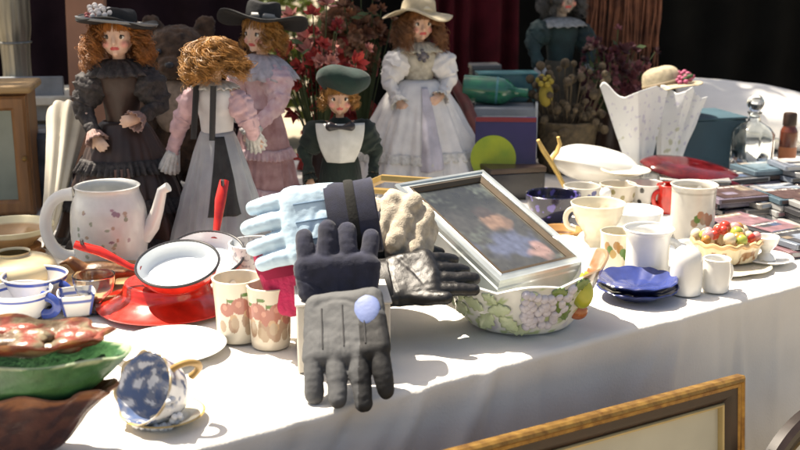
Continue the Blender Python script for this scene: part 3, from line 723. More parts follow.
plate('bronze_dish', 'small tan and brown dish beside the picture frame', 'dish', b+V((0, .0, 0)), .042, .022, M['glaze'], paint=lambda c: (.40, .22, .08) if c.z > .012 else (.14, .07, .03))
b = P(513, 200)
t = T('black_box', 'black lacquered box half hidden behind the picture frame', 'box', b+V((0, .05, 0)), math.radians(15))
g = G(); g.box((0, 0, .03), (.13, .09, .06)); ob('case', g, M['black_enamel'], t, bevel=.003); g = G(); g.box((0, 0, .066), (.134, .094, .012)); ob('lid', g, tint('brown_lacquer', (.06, .04, .03), .3), t, bevel=.002)

# ceramic basket of fruit
b = P(725, 262)
t = T('ceramic_basket', 'cream china basket piled with small coloured fruit at the right', 'ornament', b, math.radians(20))
def ov(t_, r, z): return (r*(1+.25*abs(math.cos(t_))), z)
g = G(); g.lathe(dens(hollow(smoothprof([(.036, 0), (.044, .004), (.047, .02), (.050, .034)], 5), .004), .003), 96, lambda t_, r, z: ov(t_, r*(1+.018*math.sin(24*t_)*(1 if .006 < z < .03 else 0)), z))
ob('basket', g, M['glaze'], t, paint=lambda c: (.30, .14, .05) if nz((c.x*60, c.y*60, c.z*20), 1) > .33 and c.z < .026 else (.74, .64, .45))
g = G(); g.tube([((.052*1.25 if 0 else .050)*(1+.25*abs(math.cos(a)))*math.cos(a), .050*(1+.25*abs(math.cos(a)))*math.sin(a), .036+.002*math.sin(a*14)) for a in [2*PI*k/80 for k in range(81)]], .0042, 8, False); ob('rope_rim', g, tint('rope_rim_glaze', (.62, .40, .20), .3), t)
random.seed(21)
for (c, n_) in (((.52, .05, .03), 7), ((.40, .46, .08), 5), ((.66, .30, .30), 5), ((.70, .60, .42), 8), ((.48, .22, .05), 5)):
    for k in range(n_):
        g = G(); a = random.uniform(0, 2*PI); r = .046*math.sqrt(random.random()); g.ball((r*1.25*math.cos(a), r*math.sin(a), .038+.018*(1-r/.05)+random.uniform(0, .006)), random.uniform(.008, .012), 10, 7)
        ob('fruit', g, mat('fruit_%d' % int(c[0]*1000+c[1]*100), c, .25, .2, 60, coat=.3), t)
b = P(726, 276)
plate('oval_platter', 'thin cream platter under the china fruit basket', 'platter', P(727, 268)-V((0, 0, .0)), .062, .006, M['cream'], fn=lambda t_, r, z: (r*(1+.3*abs(math.cos(t_-.4))), z-.0005), flat=.8)
for o in bpy.data.objects:
    if o.name.startswith('ceramic_basket'): o.location.z += .0055
b = P(766, 262)
plate('white_saucer', 'plain white saucer at the table edge right of the fruit basket', 'saucer', b, .048, .010, M['china'])
mug('white_eggcup', 'small white egg cup standing on the saucer at the right', 'egg cup', b+V((0, .004, .005)), smoothprof([(.018, 0), (.014, .006), (.008, .014), (.018, .028), (.022, .042)], 5), mt=M['china'])

# ------------------------------------------------------------------ books, cases and tapes at the right
random.seed(33)
CC = [((.30, .42, .62), 'blue'), ((.08, .28, .42), 'teal'), ((.50, .16, .22), 'rose red'), ((.06, .06, .08), 'black'), ((.55, .55, .56), 'pale grey'), ((.36, .26, .46), 'violet'), ((.60, .52, .42), 'beige'), ((.10, .10, .12), 'charcoal'), ((.20, .08, .07), 'maroon'), ((.70, .70, .68), 'white')]
CC = [(tuple((x*.5+sum(c)/3*.5)*.8 for x in c), n) for c, n in CC]
def case(label, loc, rz, c, c2, w=.14, d=.125, h=.011):
    t = T('disc_case', label, 'disc case', loc, rz, 'disc cases and tapes laid out at the right')
    g = G(); g.box((0, 0, h/2), (w, d, h)); ob('case', g, mat('case_%d' % int(c[0]*99+c[1]*990+c[2]*9900), tuple(x*.7 for x in c), .25, .12, 30, coat=.4), t, bevel=.0012)
    rr = [(random.uniform(-.5, .4), random.uniform(-.5, .4), random.uniform(.1, .5), random.uniform(.06, .4), random.choice([c2, c, (.62, .60, .56), (.03, .03, .035), (.30, .24, .18), (.10, .14, .25)])) for _ in range(7)]
    c2d = tuple(x*.8 for x in c2); k = random.random()*9
    def pc(q):
        x = q.x/w; y = q.y/d; o = c2d
        for (a, b_, ww, hh, cc) in rr:
            if a < x < a+ww and b_ < y < b_+hh: o = tuple(z*.75 for z in cc)
        if abs(y-.34) < .04 and abs(x) < .36 and nz((x*40+k, 0, 0)) > -.1: o = (.62, .60, .56)
        n = nz((q.x*60+k, q.y*60, k)); return tuple(z*(1+.5*n) for z in o)
    ob('cover_picture', G().grid(lambda u, v: V((.004+(u-.5)*w*.84, (v-.5)*d*.9, h+.0012)), 40, 40), mat('cover_print', attr=True, rough=.3, var=.1, vs=60, coat=.4), t, paint=pc)
    g = G(); g.box((0, -d/2-.0006, h/2), (w*.9, .0012, h*.6)); ob('spine', g, mat('spine_%d' % int(c2[0]*99+c2[1]*990+c2[2]*9900), tuple(x*.7 for x in c2), .4), t)
rows = [(708, 250, 1), (735, 232, 2), (752, 243, 1), (776, 240, 2), (795, 248, 2), (728, 214, 4), (756, 213, 3), (786, 216, 4), (735, 196, 4), (765, 192, 5), (796, 194, 6), (722, 196, 3), (782, 205, 3), (810, 222, 4)]
descr = ['beside the fruit basket', 'in stack behind the fruit basket', 'in low stack above the white saucer', 'in short stack near table edge', 'in near stack at right edge', 'in stack behind red dish', 'in middle stack', 'in tall stack at right', 'in far stack by the decanter', 'in far stack below brown bottle', 'in far right stack', 'in stack beside the flower mug', 'in stack before the brown bottle', 'in stack cut by right edge']
posn = ['lowest', 'second from bottom', 'third from bottom', 'fourth from bottom', 'fifth from bottom', 'topmost']
for i, (px, py, n_) in enumerate(rows):
    b = P(px, py)
    for k in range(n_):
        (c, cn) = CC[(i*3+k*7+(k*k)) % 10]; (c2, cn2) = CC[(i*5+k*3+4) % 10]
        case('%s disc case with %s cover, %s %s' % (cn, cn2, 'topmost' if k == n_-1 and n_ > 1 else posn[k] if n_ > 1 else 'lying flat', descr[i]), b+V((random.uniform(-.006, .006), random.uniform(-.006, .006), .0128*k)), RZT-.25+random.uniform(-.22, .22), c, c2, w=random.uniform(.10, .135), d=random.uniform(.09, .12))

# red glass dish, decanter, bottle, teal box, cushion, paper cones, straw hat
b = P(697, 200)
t = T('red_glass_dish', 'dark red oval dish upside down behind the pale flower mug', 'dish', b+V((0, .045, .055)), math.radians(-12), rot=(math.radians(6), math.radians(10), math.radians(-10)))
g = G(); g.lathe(list(reversed(hollow(smoothprof([(.0005, .034), (.05, .034), (.082, .026), (.104, .012), (.110, 0)], 5)[::-1], .004))) if False else smoothprof([(.112, -.004), (.113, 0), (.104, .014), (.082, .027), (.05, .034), (.0005, .035)], 5), 80, lambda t_, r, z: (r*(1+.02*math.cos(10*t_)*(1-z/.036))*(1 if True else 1), z)); g.xf(Matrix.Diagonal((1.05, .7, .55, 1)))
ob('body', g, mat('red_glass', (.11, .005, .007), .16, .35, 40, coat=.2, c2=(.035, .002, .003)), t, solid=.003)
b = P(697, 203)
t = T('silver_box', 'low silver grey tin under the red dish', 'tin', b+V((0, .045, 0)), math.radians(-8))
g = G(); g.box((0, 0, .024), (.15, .09, .048)); ob('case', g, M['pewter'], t, bevel=.004); g = G(); g.box((0, 0, .0505), (.154, .094, .005)); ob('lid', g, M['silver'], t, bevel=.002)
b = P(750, 176)
t = T('glass_decanter', 'square clear glass decanter with a stopper', 'decanter', b, math.radians(8))
def sqr(t_, r, z):
    k = 1 if z < .105 else 0
    q = max(abs(math.cos(t_)), abs(math.sin(t_))); e = min(1.0/q, 1.28); return (r*(e if z < .112 else 1+(e-1)*max(0, 1-(z-.112)/.02)), z)
g = G(); g.lathe(hollow([(.038, 0), (.041, .003), (.042, .05), (.042, .108), (.036, .124), (.016, .138), (.013, .150), (.018, .160)], .0035), 72, sqr); ob('body', g, M['glass'], t)
g = G(); g.lathe(smoothprof([(.0005, .145), (.011, .147), (.012, .162), (.019, .172), (.021, .186), (.012, .200), (.0005, .203)], 4), 14); ob('stopper', g, M['glass'], t, smooth=False)
b = P(785, 178)
t = T('brown_bottle', 'slim brown bottle with dark cap, right of the decanter', 'bottle', b); t.scale = (.88, .88, 1.22)
g = G(); g.lathe(smoothprof([(.0005, 0), (.021, 0), (.024, .004), (.024, .085), (.022, .098), (.017, .106), (.016, .112), (.0005, .112)], 5), 40); ob('body', g, mat('brown_glass', (.13, .032, .014), .15, .3, 20, coat=.5, c2=(.07, .018, .01)), t, angle=60)
g = G(); g.lathe([(.0005, .108), (.0185, .108), (.0185, .130), (.016, .133), (.0005, .133)], 32, lambda t_, r, z: (r*(1+.01*math.sin(30*t_)), z)); ob('cap', g, M['darkwood'], t)
g = G(); g.lathe([(.0244, .025), (.0244, .065)], 40); ob('paper_label', g, tint('amber_label', (.30, .10, .04), .6), t)
b = P(705, 178)
t = T('teal_box', 'dark teal cardboard box in front of the white cushion', 'box', b+V((-.01, .12, 0)), math.radians(14))
g = G(); g.box((0, 0, .068), (.215, .16, .136)); ob('carton', g, mat('teal_card', (.035, .085, .115), .6, .2, 10), t, bevel=.003)
g = G(); g.box((0, 0, .139), (.22, .165, .006)); ob('lid', g, mat('teal_card_lid', (.04, .095, .125), .6, .2, 10), t, bevel=.002)
def cushion(w, d, h, amp=.012, e=3.0, seed=0):
    g = G(); n, m = 48, 32; vs = []
    for side in (1, -1):
        def f(u, v, side=side):
            x = (u-.5)*2; y = (v-.5)*2; q = max(0, (1-abs(x)**e)*(1-abs(y)**e)); z = side*h/2*q**.42
            return V((x*w/2*(1-.06*(1-abs(y))), y*d/2*(1-.06*(1-abs(x))), z+side*amp*nz((x*2.2, y*2.2, side*3+seed))*q))
        g.grid(f, n, m)
    return g
cu = Q(754, 114, 3.06)
t = T('white_cushion', 'plump white cushion lying behind the teal box and the decanter', 'cushion', cu+V((.02, .06, -.01)), rot=(math.radians(24), math.radians(8), math.radians(6)))
ob('cover', cushion(.42, .26, .12), mat('white_cotton', (.78, .77, .74), .9, .08, 8, bump=.4, bs=60, sheen=.1), t, angle=90)
g = G(); g.tube([(.21*math.copysign(abs(math.cos(a))**.5, math.cos(a))*.97, .13*math.copysign(abs(math.sin(a))**.5, math.sin(a))*.97, 0) for a in [2*PI*k/80 for k in range(81)]], .004, 8, False); ob('piping', g, tint('cream_piping', (.74, .72, .62), .85), t)
def fan(label, base, h, spread, npl, yaw, lean, seed, peak):
    t = T('paper_fan', label, 'folded paper', base, group='folded printed papers standing by the cups', rot=(math.radians(-8), math.radians(lean), yaw))
    def tri(x): x = x % 1; return 4*abs(x-.5)-1
    def f(u, v, k=1.0, dy=0):
        a = (u-.5)*math.radians(spread)*k; L_ = h*(1+peak*math.exp(-((u-.06)/.10)**2)*v+.05*tri(u*npl+.2))*k
        rr = .02+(L_-.02)*v; wv = .004+.016*v
        return V((rr*math.sin(a)*1.05+(u-.5)*.03, dy+wv*tri(u*npl)*.8-.05*math.cos((u-.5)*2.6)*v+.004*nz((u*6, v*4, seed)), rr*math.cos(a)))
    def pp(c):
        n = nz((c.x*130+seed*7, c.y*40, c.z*130)); m = nz((c.x*55, c.y*30+seed, c.z*55))
        if m > .45 and .25*h < c.z < .6*h: return (.46, .47, .36)
        if n > .42 and c.z > .35*h: return (.52, .51, .60)
        return (.70, .71, .71)
    g = G(); g.grid(f, 90, 60); ob('paper', g, mat('printed_paper', attr=True, rough=.75, var=.05, vs=20), t, solid=.0016, paint=pp, angle=25)
    g = G(); g.grid(lambda u, v: f(1-u, v, .93, .030), 60, 30); ob('back_fold', g, mat('plain_paper', (.68, .69, .69), .75, .05), t, solid=.0016, angle=25)
b = P(640, 186)
fan('white folded paper with lilac print and a pointed left corner, left of the two', b, .225, 29, 1.0, math.radians(-6), -5, 1, .15)
b = P(666, 178)
fan('white folded paper with faint print, right of the two, beside the cushion', b+V((.004, .0, 0)), .215, 20, 1.5, math.radians(10), 10, 4, .05)
hb = Q(668, 80, 2.78)
t = T('straw_hat', 'pale straw hat with pink flowers lying behind the folded papers', 'hat', hb+V((-.01, .0, -.025)), rot=(math.radians(-8), math.radians(-14), 0)); t.scale = (.82, .82, .74)
def wav(t_, r, z): return (r, z+.006*math.sin(3*t_)*(r/.13))
g = G(); g.lathe(dens(smoothprof([(.118, -.004), (.085, .004), (.062, .010), (.058, .03), (.050, .062), (.028, .076), (.0005, .078)], 5), .006), 72, wav); ob('straw', g, mat('straw', (.56, .47, .32), .75, .3, 60, weave=.5, bs=150), t, solid=.003, angle=80)
g = G(); g.lathe([(.0605, .012), (.0600, .028)], 60); ob('ribbon', g, tint('brown_ribbon', (.24, .18, .11), .7), t, solid=.002)
random.seed(9)
def petals(g, c, r, n=6, nrm=V((0, -.5, .8))):
    x = nrm.normalized().orthogonal(); y = nrm.normalized().cross(x)
    for q in range(n):
        a = 2*PI*q/n; g.ball(V(c)+x*(r*math.cos(a))+y*(r*math.sin(a)), r*.62, 8, 6)
    g.ball(V(c)+nrm.normalized()*r*.4, r*.5, 8, 6)
g = G()
for (x, y, z) in ((.058, -.03, .036), (.074, -.012, .022), (.052, -.05, .02)): petals(g, (x, y, z), .013)
ob('flowers', g, tint('rose_petals', (.42, .09, .17), .7), t)
g = G()
for k in range(7): g.ball((.05+random.uniform(-.02, .03), -.04+random.uniform(-.02, .02), .02+random.uniform(-.01, .02)), (.011, .004, .006), 8, 6)
ob('leaves', g, tint('dark_leaf', (.03, .07, .02), .7), t)

# white oval dish lid with yellow forked strap
wb = Q(596, 160, 2.52)
t = T('white_tureen', 'white oval lidded dish lying on the cups behind the back row', 'dish', V((wb.x, wb.y, wb.z-.02)), rot=(math.radians(-12), math.radians(11), math.radians(-6)))
g = G(); g.lathe(smoothprof([(.0005, -.034), (.05, -.032), (.085, -.014), (.094, 0)], 5), 72); g.xf(Matrix.Diagonal((1.12, .75, 1, 1))); ob('body', g, M['china'], t, angle=80)
g = G(); g.lathe(smoothprof([(.098, 0), (.097, .006), (.085, .026), (.05, .046), (.0005, .052)], 5), 72); g.xf(Matrix.Diagonal((1.12, .75, 1, 1))); ob('lid', g, M['china'], t, angle=80)
t2 = T('yellow_strap', 'forked pale yellow strap beside the white oval dish', 'strap', Q(552, 165, 2.44))
g = G(); a0 = Q(552, 165, 2.44)
def rel(x, y, Y=2.44): return Q(x, y, Y)-a0
g.tube([rel(538, 140), rel(543, 150), rel(551, 162), rel(558, 174), rel(564, 186)], [.008, .012, .012, .011, .010], 10, flat=.5)
g.tube([rel(551, 160), rel(557, 152), rel(560, 144), rel(558, 137)], [.009, .010, .009, .007], 10, flat=.5)
ob('band', g, mat('yellow_felt', (.62, .42, .14), .8, .15, 40, bump=.3), t2)
# picture book with lime disc, grey boxes, teal bottle
b = P(508, 190)
t = T('picture_book', 'upright violet book with a large lime green disc on the cover', 'book', Q(505, 178, 2.5), math.radians(-6), rot=(math.radians(-14), 0, math.radians(-4)))
g = G(); g.box((0, 0, .065), (.14, .016, .15)); ob('cover', g, mat('violet_cover', (.028, .016, .075), .3, .15, 20, coat=.3), t, bevel=.002)
g = G(); g.tube([(-.028, -.0086, .045), (-.028, -.0100, .045)], [.052, .052], 48); g.v = [V((p.x, p.y, max(p.z, -.008))) for p in g.v]; ob('disc', g, mat('lime_print', (.34, .38, .02), .35, .25, 25, c2=(.20, .29, .02)), t)
g = G(); g.box((-.0, -.0088, .133), (.138, .0014, .010)); ob('red_band', g, tint('maroon_band', (.18, .02, .02), .4), t)
b = Q(506, 140, 2.72)
t = T('grey_carton', 'blue grey carton behind the violet book', 'box', V((b.x, b.y+.06, ZT)), math.radians(-5))
zt = Q(506, 108, b.y).z-ZT
g = G(); g.box((0, 0, zt/2), (.15, .13, zt)); ob('carton', g, mat('blue_grey_card', (.22, .25, .29), .55, .25, 12), t, bevel=.003)
g = G(); g.box((.0, -.066, zt*.80), (.11, .0016, .03)); ob('paper_label', g, tint('pale_label', (.45, .46, .47), .5), t)
g = G(); g.box((.079, -.03, zt/2+.02), (.006, .03, zt*.9)); ob('corner_strip', g, tint('pale_strip', (.42, .46, .50), .4), t)
tb = V((b.x-.02, b.y+.06, ZT+zt))
t = T('green_bottle', 'green glass bottle lying on the blue grey carton', 'bottle', tb+V((-.012, .0, .036)), rot=(0, math.radians(94), math.radians(-6)))
g = G(); g.lathe(smoothprof([(.0005, -.075), (.030, -.073), (.034, -.06), (.034, .02), (.024, .045), (.013, .06), (.012, .085), (.015, .09), (.0005, .091)], 5), 40); ob('body', g, mat('green_glass', (.02, .20, .09), .1, .4, 30, coat=.6, c2=(.02, .10, .08)), t, angle=60)
g = G(); g.lathe([(.0344, -.02), (.0346, .015)], 40); ob('paper_label', g, tint('teal_label', (.06, .22, .24), .4), t)
t = T('teal_carton', 'flat teal box lying behind the green bottle on the carton', 'box', tb+V((.03, .05, .0)), math.radians(4))
g = G(); g.box((0, .02, .036), (.15, .07, .07)); ob('carton', g, mat('teal_blue_card', (.05, .17, .20), .5, .2, 15), t, bevel=.003); g = G(); g.box((0, .02, .072), (.153, .073, .005)); ob('lid', g, tint('teal_blue_lid', (.06, .20, .22), .5), t, bevel=.001)
t = T('grey_tin', 'small grey tin standing behind the doll in white', 'tin', Q(484, 108, 2.98)+V((0, 0, -.11)), .1)
g = G(); g.box((0, 0, .085), (.075, .06, .26)); ob('case', g, mat('grey_tinplate', (.10, .10, .10), .5, .4, 25), t, bevel=.004); g = G(); g.box((0, 0, .222), (.08, .065, .014)); ob('lid', g, tint('grey_tin_lid', (.15, .15, .145), .4), t, bevel=.003)
#@@PART2
# ------------------------------------------------------------------ left edge: cabinet, white crate, pewter vase, board
b = P(6, 224)
t = T('wooden_cabinet', 'small warm brown wooden cabinet with a framed glass door at the left edge', 'cabinet', b+V((-.045, .06, 0)), math.radians(9))
ch = .262
g = G(); g.box((0, .06, ch/2), (.17, .11, ch)); ob('carcass', g, M['wood'], t, bevel=.003)
g = G(); g.box((0, .055, ch+.008), (.195, .15, .016)); ob('top_moulding', g, M['palewood'], t, bevel=.005)
dg = framebars(.166, ch-.012, .034, [(0, -.006), (0, .008), (.006, .012), (.024, .010), (.030, .004), (.033, -.006)]); dg.xf(Matrix(((1, 0, 0, 0), (0, 0, -1, 0), (0, 1, 0, ch/2), (0, 0, 0, 1))))
d = ob('door', dg, M['wood'], t, angle=25)
g = G(); g.box((0, 0, ch/2), (.104, .003, ch-.072)); ob('pane', g, tint('dull_pane', (.22, .25, .20), .2), d)
g = G(); g.ball((.074, -.017, ch*.48), .006); ob('knob', g, M['gold'], d)
b = Q(16, 100, 2.75)
t = T('white_crate', 'white painted wooden crate behind the cabinet, carrying the pewter vase', 'crate', V((b.x-.03, b.y+.10, ZT)), math.radians(6))
hz_ = b.z-ZT+.01
g = G()
for k in range(4): g.box((0, -.09, .035+k*.06), (.27, .012, .050))
for s in (-1, 1): g.box((s*.128, 0, (hz_-.02)/2), (.014, .19, hz_-.02))
g.box((0, .09, (hz_-.02)/2), (.24, .012, hz_-.02)); ob('slats', g, mat('grey_white_paint', (.30, .32, .34), .6, .3, 15, bump=.3), t, bevel=.002)
g = G(); g.box((0, 0, hz_-.012), (.31, .24, .022)); ob('lid', g, mat('flaking_white_paint', (.72, .69, .60), .6, .25, 20, bump=.3, c2=(.50, .44, .34)), t, bevel=.003)
b = V((b.x-.015, b.y+.07, ZT+hz_+.001))
t = T('pewter_vase', 'tall grey ribbed pewter vase standing on the white crate at the left edge', 'vase', b)
g = G(); g.lathe(hollow(smoothprof([(.050, 0), (.052, .006), (.040, .016), (.034, .05), (.036, .12), (.042, .17), (.044, .30), (.050, .34)], 6), .003), 64, lambda t_, r, z: (r*(1+.025*math.cos(14*t_)), z)); ob('body', g, M['pewter'], t, angle=70)
g = G(); g.tube([(.0385*math.cos(a), .0385*math.sin(a), .125) for a in [2*PI*k/40 for k in range(41)]], .003, 8, False); ob('band', g, M['pewter'], t)
b = P(22, 190)
t = T('dark_tin', 'dark blue grey tin in the gap between the cabinet and the cream parasol', 'tin', V((P(36, 215).x, P(36, 215).y+.12, ZT)))
g = G(); g.lathe(smoothprof([(.0005, 0), (.042, 0), (.044, .004), (.044, .15), (.0005, .152)], 3), 40); ob('body', g, mat('slate_tin', (.10, .12, .15), .35, .4, 25), t, angle=40)
g = G(); g.lathe([(.0445, .06), (.0445, .075)], 40); ob('pale_band', g, tint('pale_band', (.45, .47, .50), .4), t)
bq = Q(77, 30, 2.75)
t = T('brown_board', 'tall terracotta brown board standing behind the doll in the black hat', 'board', V((bq.x+.015, bq.y, ZT)), math.radians(-6), rot=(math.radians(-4), 0, math.radians(-6)))
g = G(); g.box((0, 0, .33), (.10, .018, .66)); ob('plank', g, mat('terracotta_board', (.38, .19, .12), .7, .2, 6, bump=.2), t, bevel=.003)
# closed cream parasol leaning
pa = Q(46, 246, 2.02); pb = Q(70, 108, 2.20)
t = T('doll_parasol', 'closed cream doll parasol leaning point down beside the brown dressed doll', 'parasol', pa)
dv = pb-pa; Ln = dv.length
g = G(); g.lathe(dens(smoothprof([(.004, .02), (.013, .05), (.020, .13), (.029, .22), (.036, Ln*.93), (.030, Ln), (.012, Ln*1.01)], 5), .01), 60, lambda t_, r, z: (r*(1+.16*math.cos(8*t_+z*14)), z))
q = dv.to_track_quat('Z', 'Y').to_matrix().to_4x4(); g.xf(q); ob('canopy', g, mat('cream_silk', (.66, .60, .48), .6, .1, 30, sheen=.2), t, solid=.001, angle=80)
g = G(); g.tube([q @ V((0, 0, -.004)), q @ V((0, 0, Ln*1.05))], .0045, 8); ob('stick', g, M['palewood'], t)

# ================================================================== DOLLS
def arm_chain(g, pts, radii):
    for (a, b_, r0, r1) in zip(pts, pts[1:], radii, radii[1:]): g.capsule(a, b_, r0, r1, 10)
def hand_g(g, wr, d, n, s):
    d = V(d).normalized(); n = V(n); n = (n-d*n.dot(d)).normalized(); x = d.cross(n)
    g.capsule(wr, V(wr)+d*s*.5, s*.20, s*.24, 10); g.capsule(V(wr)+d*s*.15+x*s*.1, V(wr)+d*s*.5+x*s*.16, s*.16, s*.15, 8); g.capsule(V(wr)+d*s*.15-x*s*.1, V(wr)+d*s*.5-x*s*.16, s*.16, s*.15, 8)
    for k, (o, l, cu) in enumerate(((-.24, .36, .5), (-.08, .46, .35), (.09, .42, .4), (.24, .30, .6))):
        p = V(wr)+d*s*.52+x*(o*s); m = p+(d+x*o*.4-n*cu*.4).normalized()*(l*s*.55); e = m+(d-n*cu).normalized()*(l*s*.45)
        g.capsule(p, m, s*.075, s*.07, 8); g.capsule(m, e, s*.07, s*.06, 8)
    p = V(wr)+d*s*.2+x*s*.2; g.capsule(p, p+(d*.6+x*.8-n*.3).normalized()*s*.34, s*.09, s*.07, 8)
def doll(name, label, loc, H, rz, arms, cfg, face_yaw=0, lean=(0, 0), hs=1.18):
    t = T(name, label, 'doll', loc, group='dressed dolls along the back of the table', rot=(math.radians(lean[0]), math.radians(lean[1]), rz))
    hc = V((0, -.008*H, (.812+.070*hs)*H)); g = G()
    g.capsule((0, 0, .50*H), (0, 0, .60*H), .070*H, .060*H, 16); g.capsule((0, .0, .60*H), (0, -.004*H, .72*H), .060*H, .072*H, 16)
    g.capsule((-.062*H, 0, .738*H), (.062*H, 0, .738*H), .034*H, .034*H, 12); g.capsule((0, 0, .74*H), (0, -.002*H, .83*H), .030*H, .028*H, 12)
    for s in (-1, 1):
        g.capsule((s*.035*H, 0, .50*H), (s*.038*H, -.005*H, .27*H), .046*H, .034*H, 12); g.capsule((s*.038*H, -.005*H, .27*H), (s*.040*H, 0, .045*H), .034*H, .020*H, 12)
        g.capsule((s*.040*H, .005*H, .022*H), (s*.044*H, -.050*H, .017*H), .021*H, .017*H, 12)
    hd = G(); s = H
    hd.ball((0, 0, .010*s), (.062*s, .068*s, .068*s), 24, 16); hd.ball((0, -.020*s, -.024*s), (.046*s, .044*s, .044*s), 20, 12); hd.capsule((0, -.052*s, -.052*s), (0, -.050*s, -.052*s), .014*s, .014*s)
    hd.capsule((0, -.064*s, .008*s), (0, -.070*s, -.016*s), .0065*s, .0095*s, 10)
    for k in (-1, 1):
        hd.ball((k*.030*s, -.042*s, -.022*s), (.020*s, .020*s, .018*s), 12, 8); hd.ball((k*.061*s, .004*s, -.004*s), (.007*s, .013*s, .019*s), 10, 7)
    hd.ball((0, -.058*s, -.036*s), (.014*s, .009*s, .0065*s), 12, 8)
    fm = Matrix.Translation(hc) @ Matrix.Rotation(face_yaw, 4, 'Z') @ Matrix.Scale(hs, 4); g.merge(hd, fm)
    for sd, (el, wr, hd_, hn) in zip((-1, 1), arms):
        sh = V((sd*.098*H, 0, .735*H)); el = V(el)*H; wr = V(wr)*H
        arm_chain(g, [sh, el, wr], [.034*H, .025*H, .017*H]); hand_g(g, wr, hd_, hn, .085*H)
    me = remesh('body', g, .0021, 2, .4); inv = fm.inverted(); skin = V(cfg.get('skin', (.66, .44, .33)))
    def pp(c):
        q = (inv @ V(c))/H
        if abs(q.x) < .07 and q.z > -.08 and q.y < -.02 and q.z < .09:
            if (q.x/.017)**2+((q.z+.037)/.007)**2 < 1 and q.y < -.045: return (.50, .07, .07)
            for k in (-1, 1):
                if ((q.x-k*.024)/.013)**2+((q.z-.026-.005*math.cos((q.x-k*.024)*120))/.0032)**2 < 1: return (.16, .07, .03)
                e = ((q.x-k*.034)/.018)**2+((q.z+.022)/.016)**2
                if e < 1: return tuple(skin*e+V((.66, .27, .22))*(1-e))
        if c[2] < .05*H: return (.02, .018, .018)
        return tuple(skin)
    body = ob('body', me, M['skin'], t, paint=pp)
    for k in (-1, 1):
        g = G(); e = V((k*.0245, -.0575, .005))*s; g.ball(e, (.0125*s, .006*s, .0085*s), 14, 9); g.xf(fm); eye = ob('eye', g, tint('eye_white', (.75, .74, .70), .15), t)
        g = G(); g.ball(e+V((0, -.0042*s, 0)), (.0066*s, .0028*s, .0070*s), 12, 8); g.xf(fm); ob('iris', g, tint('eye_iris', (.045, .03, .02), .1), eye)
        g = G(); g.tube([fm @ (e+V((x*s, (-.0045+abs(x)*.12)*s, (.0082-abs(x)*.35)*s))) for x in (-.013, -.006, 0, .006, .013)], .0018*s, 6); ob('eyelash', g, M['black_enamel'], eye)
    # hair
    hg = G(); hr = cfg['hair']; rnd = random.Random(cfg.get('seed', 1)); hl = hr.get('len', .16); nst = int(hr.get('n', 90)*1.7); cr = hr.get('curl', .012)
    cap = G(); cap.ball((0, .008*s, .016*s), (.069*s, .070*s, .068*s), 28, 18)
    cap.v = [V((p.x, p.y if not (p.y < -.03*s and p.z < .052*s) else max(p.y, -.034*s), p.z)) for p in cap.v]
    cap.v = [p*(1+.05*nz(p, 60)) for p in cap.v]; hg.merge(cap, fm)
    for k in range(int(hr.get('n', 90)*.62)):
        a = rnd.uniform(-PI*.80, PI*.80)+PI/2; zz = rnd.uniform(.0, .064)
        rr = math.sqrt(max(.0, 1-(zz/.075)**2))*.066
        p0 = V((rr*math.cos(a), rr*math.sin(a)+.006, .012+zz))*s; L0 = hl*s*rnd.uniform(.7, 1.15); ph = rnd.uniform(0, 6); tn = hr.get('turn', 22)*rnd.uniform(.4, .75); sp = hr.get('spread', .035)*rnd.uniform(.7, 1.25)
        for q_ in range(19):
            p = p0+V((rnd.gauss(0, .007), rnd.gauss(0, .007), rnd.gauss(0, .005)))*s; out = V((math.cos(a), math.sin(a), 0)); L_ = L0*rnd.uniform(.85, 1.12); fl = rnd.uniform(.55, 1.35)*(1.7 if rnd.random() < .05 else 1); p1 = ph+rnd.gauss(0, .55); pts = []
            for j in range(15):
                q = j/14; c = p+out*(sp*s*math.sin(min(1, q*1.6)*PI/2))-V((0, 0, L_*q))
                c += V((math.cos(p1+q*tn), math.sin(p1+q*tn), .35*math.sin(p1*2+q*tn)))*cr*1.25*fl*s*min(1, .25+q*3); pts.append(fm @ c)
            w0 = rnd.uniform(.0009, .0017)*s*hs; hg.tube(pts, [w0*(1-.6*j/14) for j in range(15)], 4, False)
    for k in range(hr.get('fringe', 16)*5):
        x = (rnd.random()-.5)*.105; kz = rnd.uniform(-.006, .006); pts = []
        for j in range(7):
            q = j/6; pts.append(fm @ (V((x*(1+.15*q), -.052-.014*math.sin(q*2)+abs(x)*.30+kz*.3, .068-q*.040+kz*q+.003*math.sin(k*2.1)))*s))
        hg.tube(pts, .0022*s, 4, False)
    ob('hair', hg, hr['mat'], t, angle=80)
    # clothes
    sk = cfg.get('skirt')
    if sk:
        zt, zb, r0, r1 = [x*H for x in sk['dim']]; nf = sk.get('folds', 13); am = sk.get('amp', .08); prw = sk.get('bulge', 1.35); ell = sk.get('ell', (1, .85))
        def sf(u, v):
            a = 2*PI*u; q = v**(1/prw); r = r0+(r1-r0)*q
            k = 1+am*v*math.sin(nf*a+2*math.sin(a*2+.5))+am*.5*v*math.sin(nf*2.3*a+1+v*3)+.05*v*nz((math.cos(a)*1.5, math.sin(a)*1.5, v*2))
            k += .035*min(1, v*3)*nz((math.cos(a)*3.5, math.sin(a)*3.5, v*5+H*7))+.02*min(1, v*4)*nz((math.cos(a)*9, math.sin(a)*9, v*9))
            z = zt+(zb-zt)*v+.008*H*v*math.sin(5*a+1)
            return V((r*k*math.cos(a)*ell[0]+sk.get('dx', 0)*H*v, r*k*math.sin(a)*ell[1], z))
        g = G(); g.grid(sf, 160, 44); so = ob('skirt', g, sk['mat'], t, solid=.0016, angle=80, paint=sk.get('paint'))
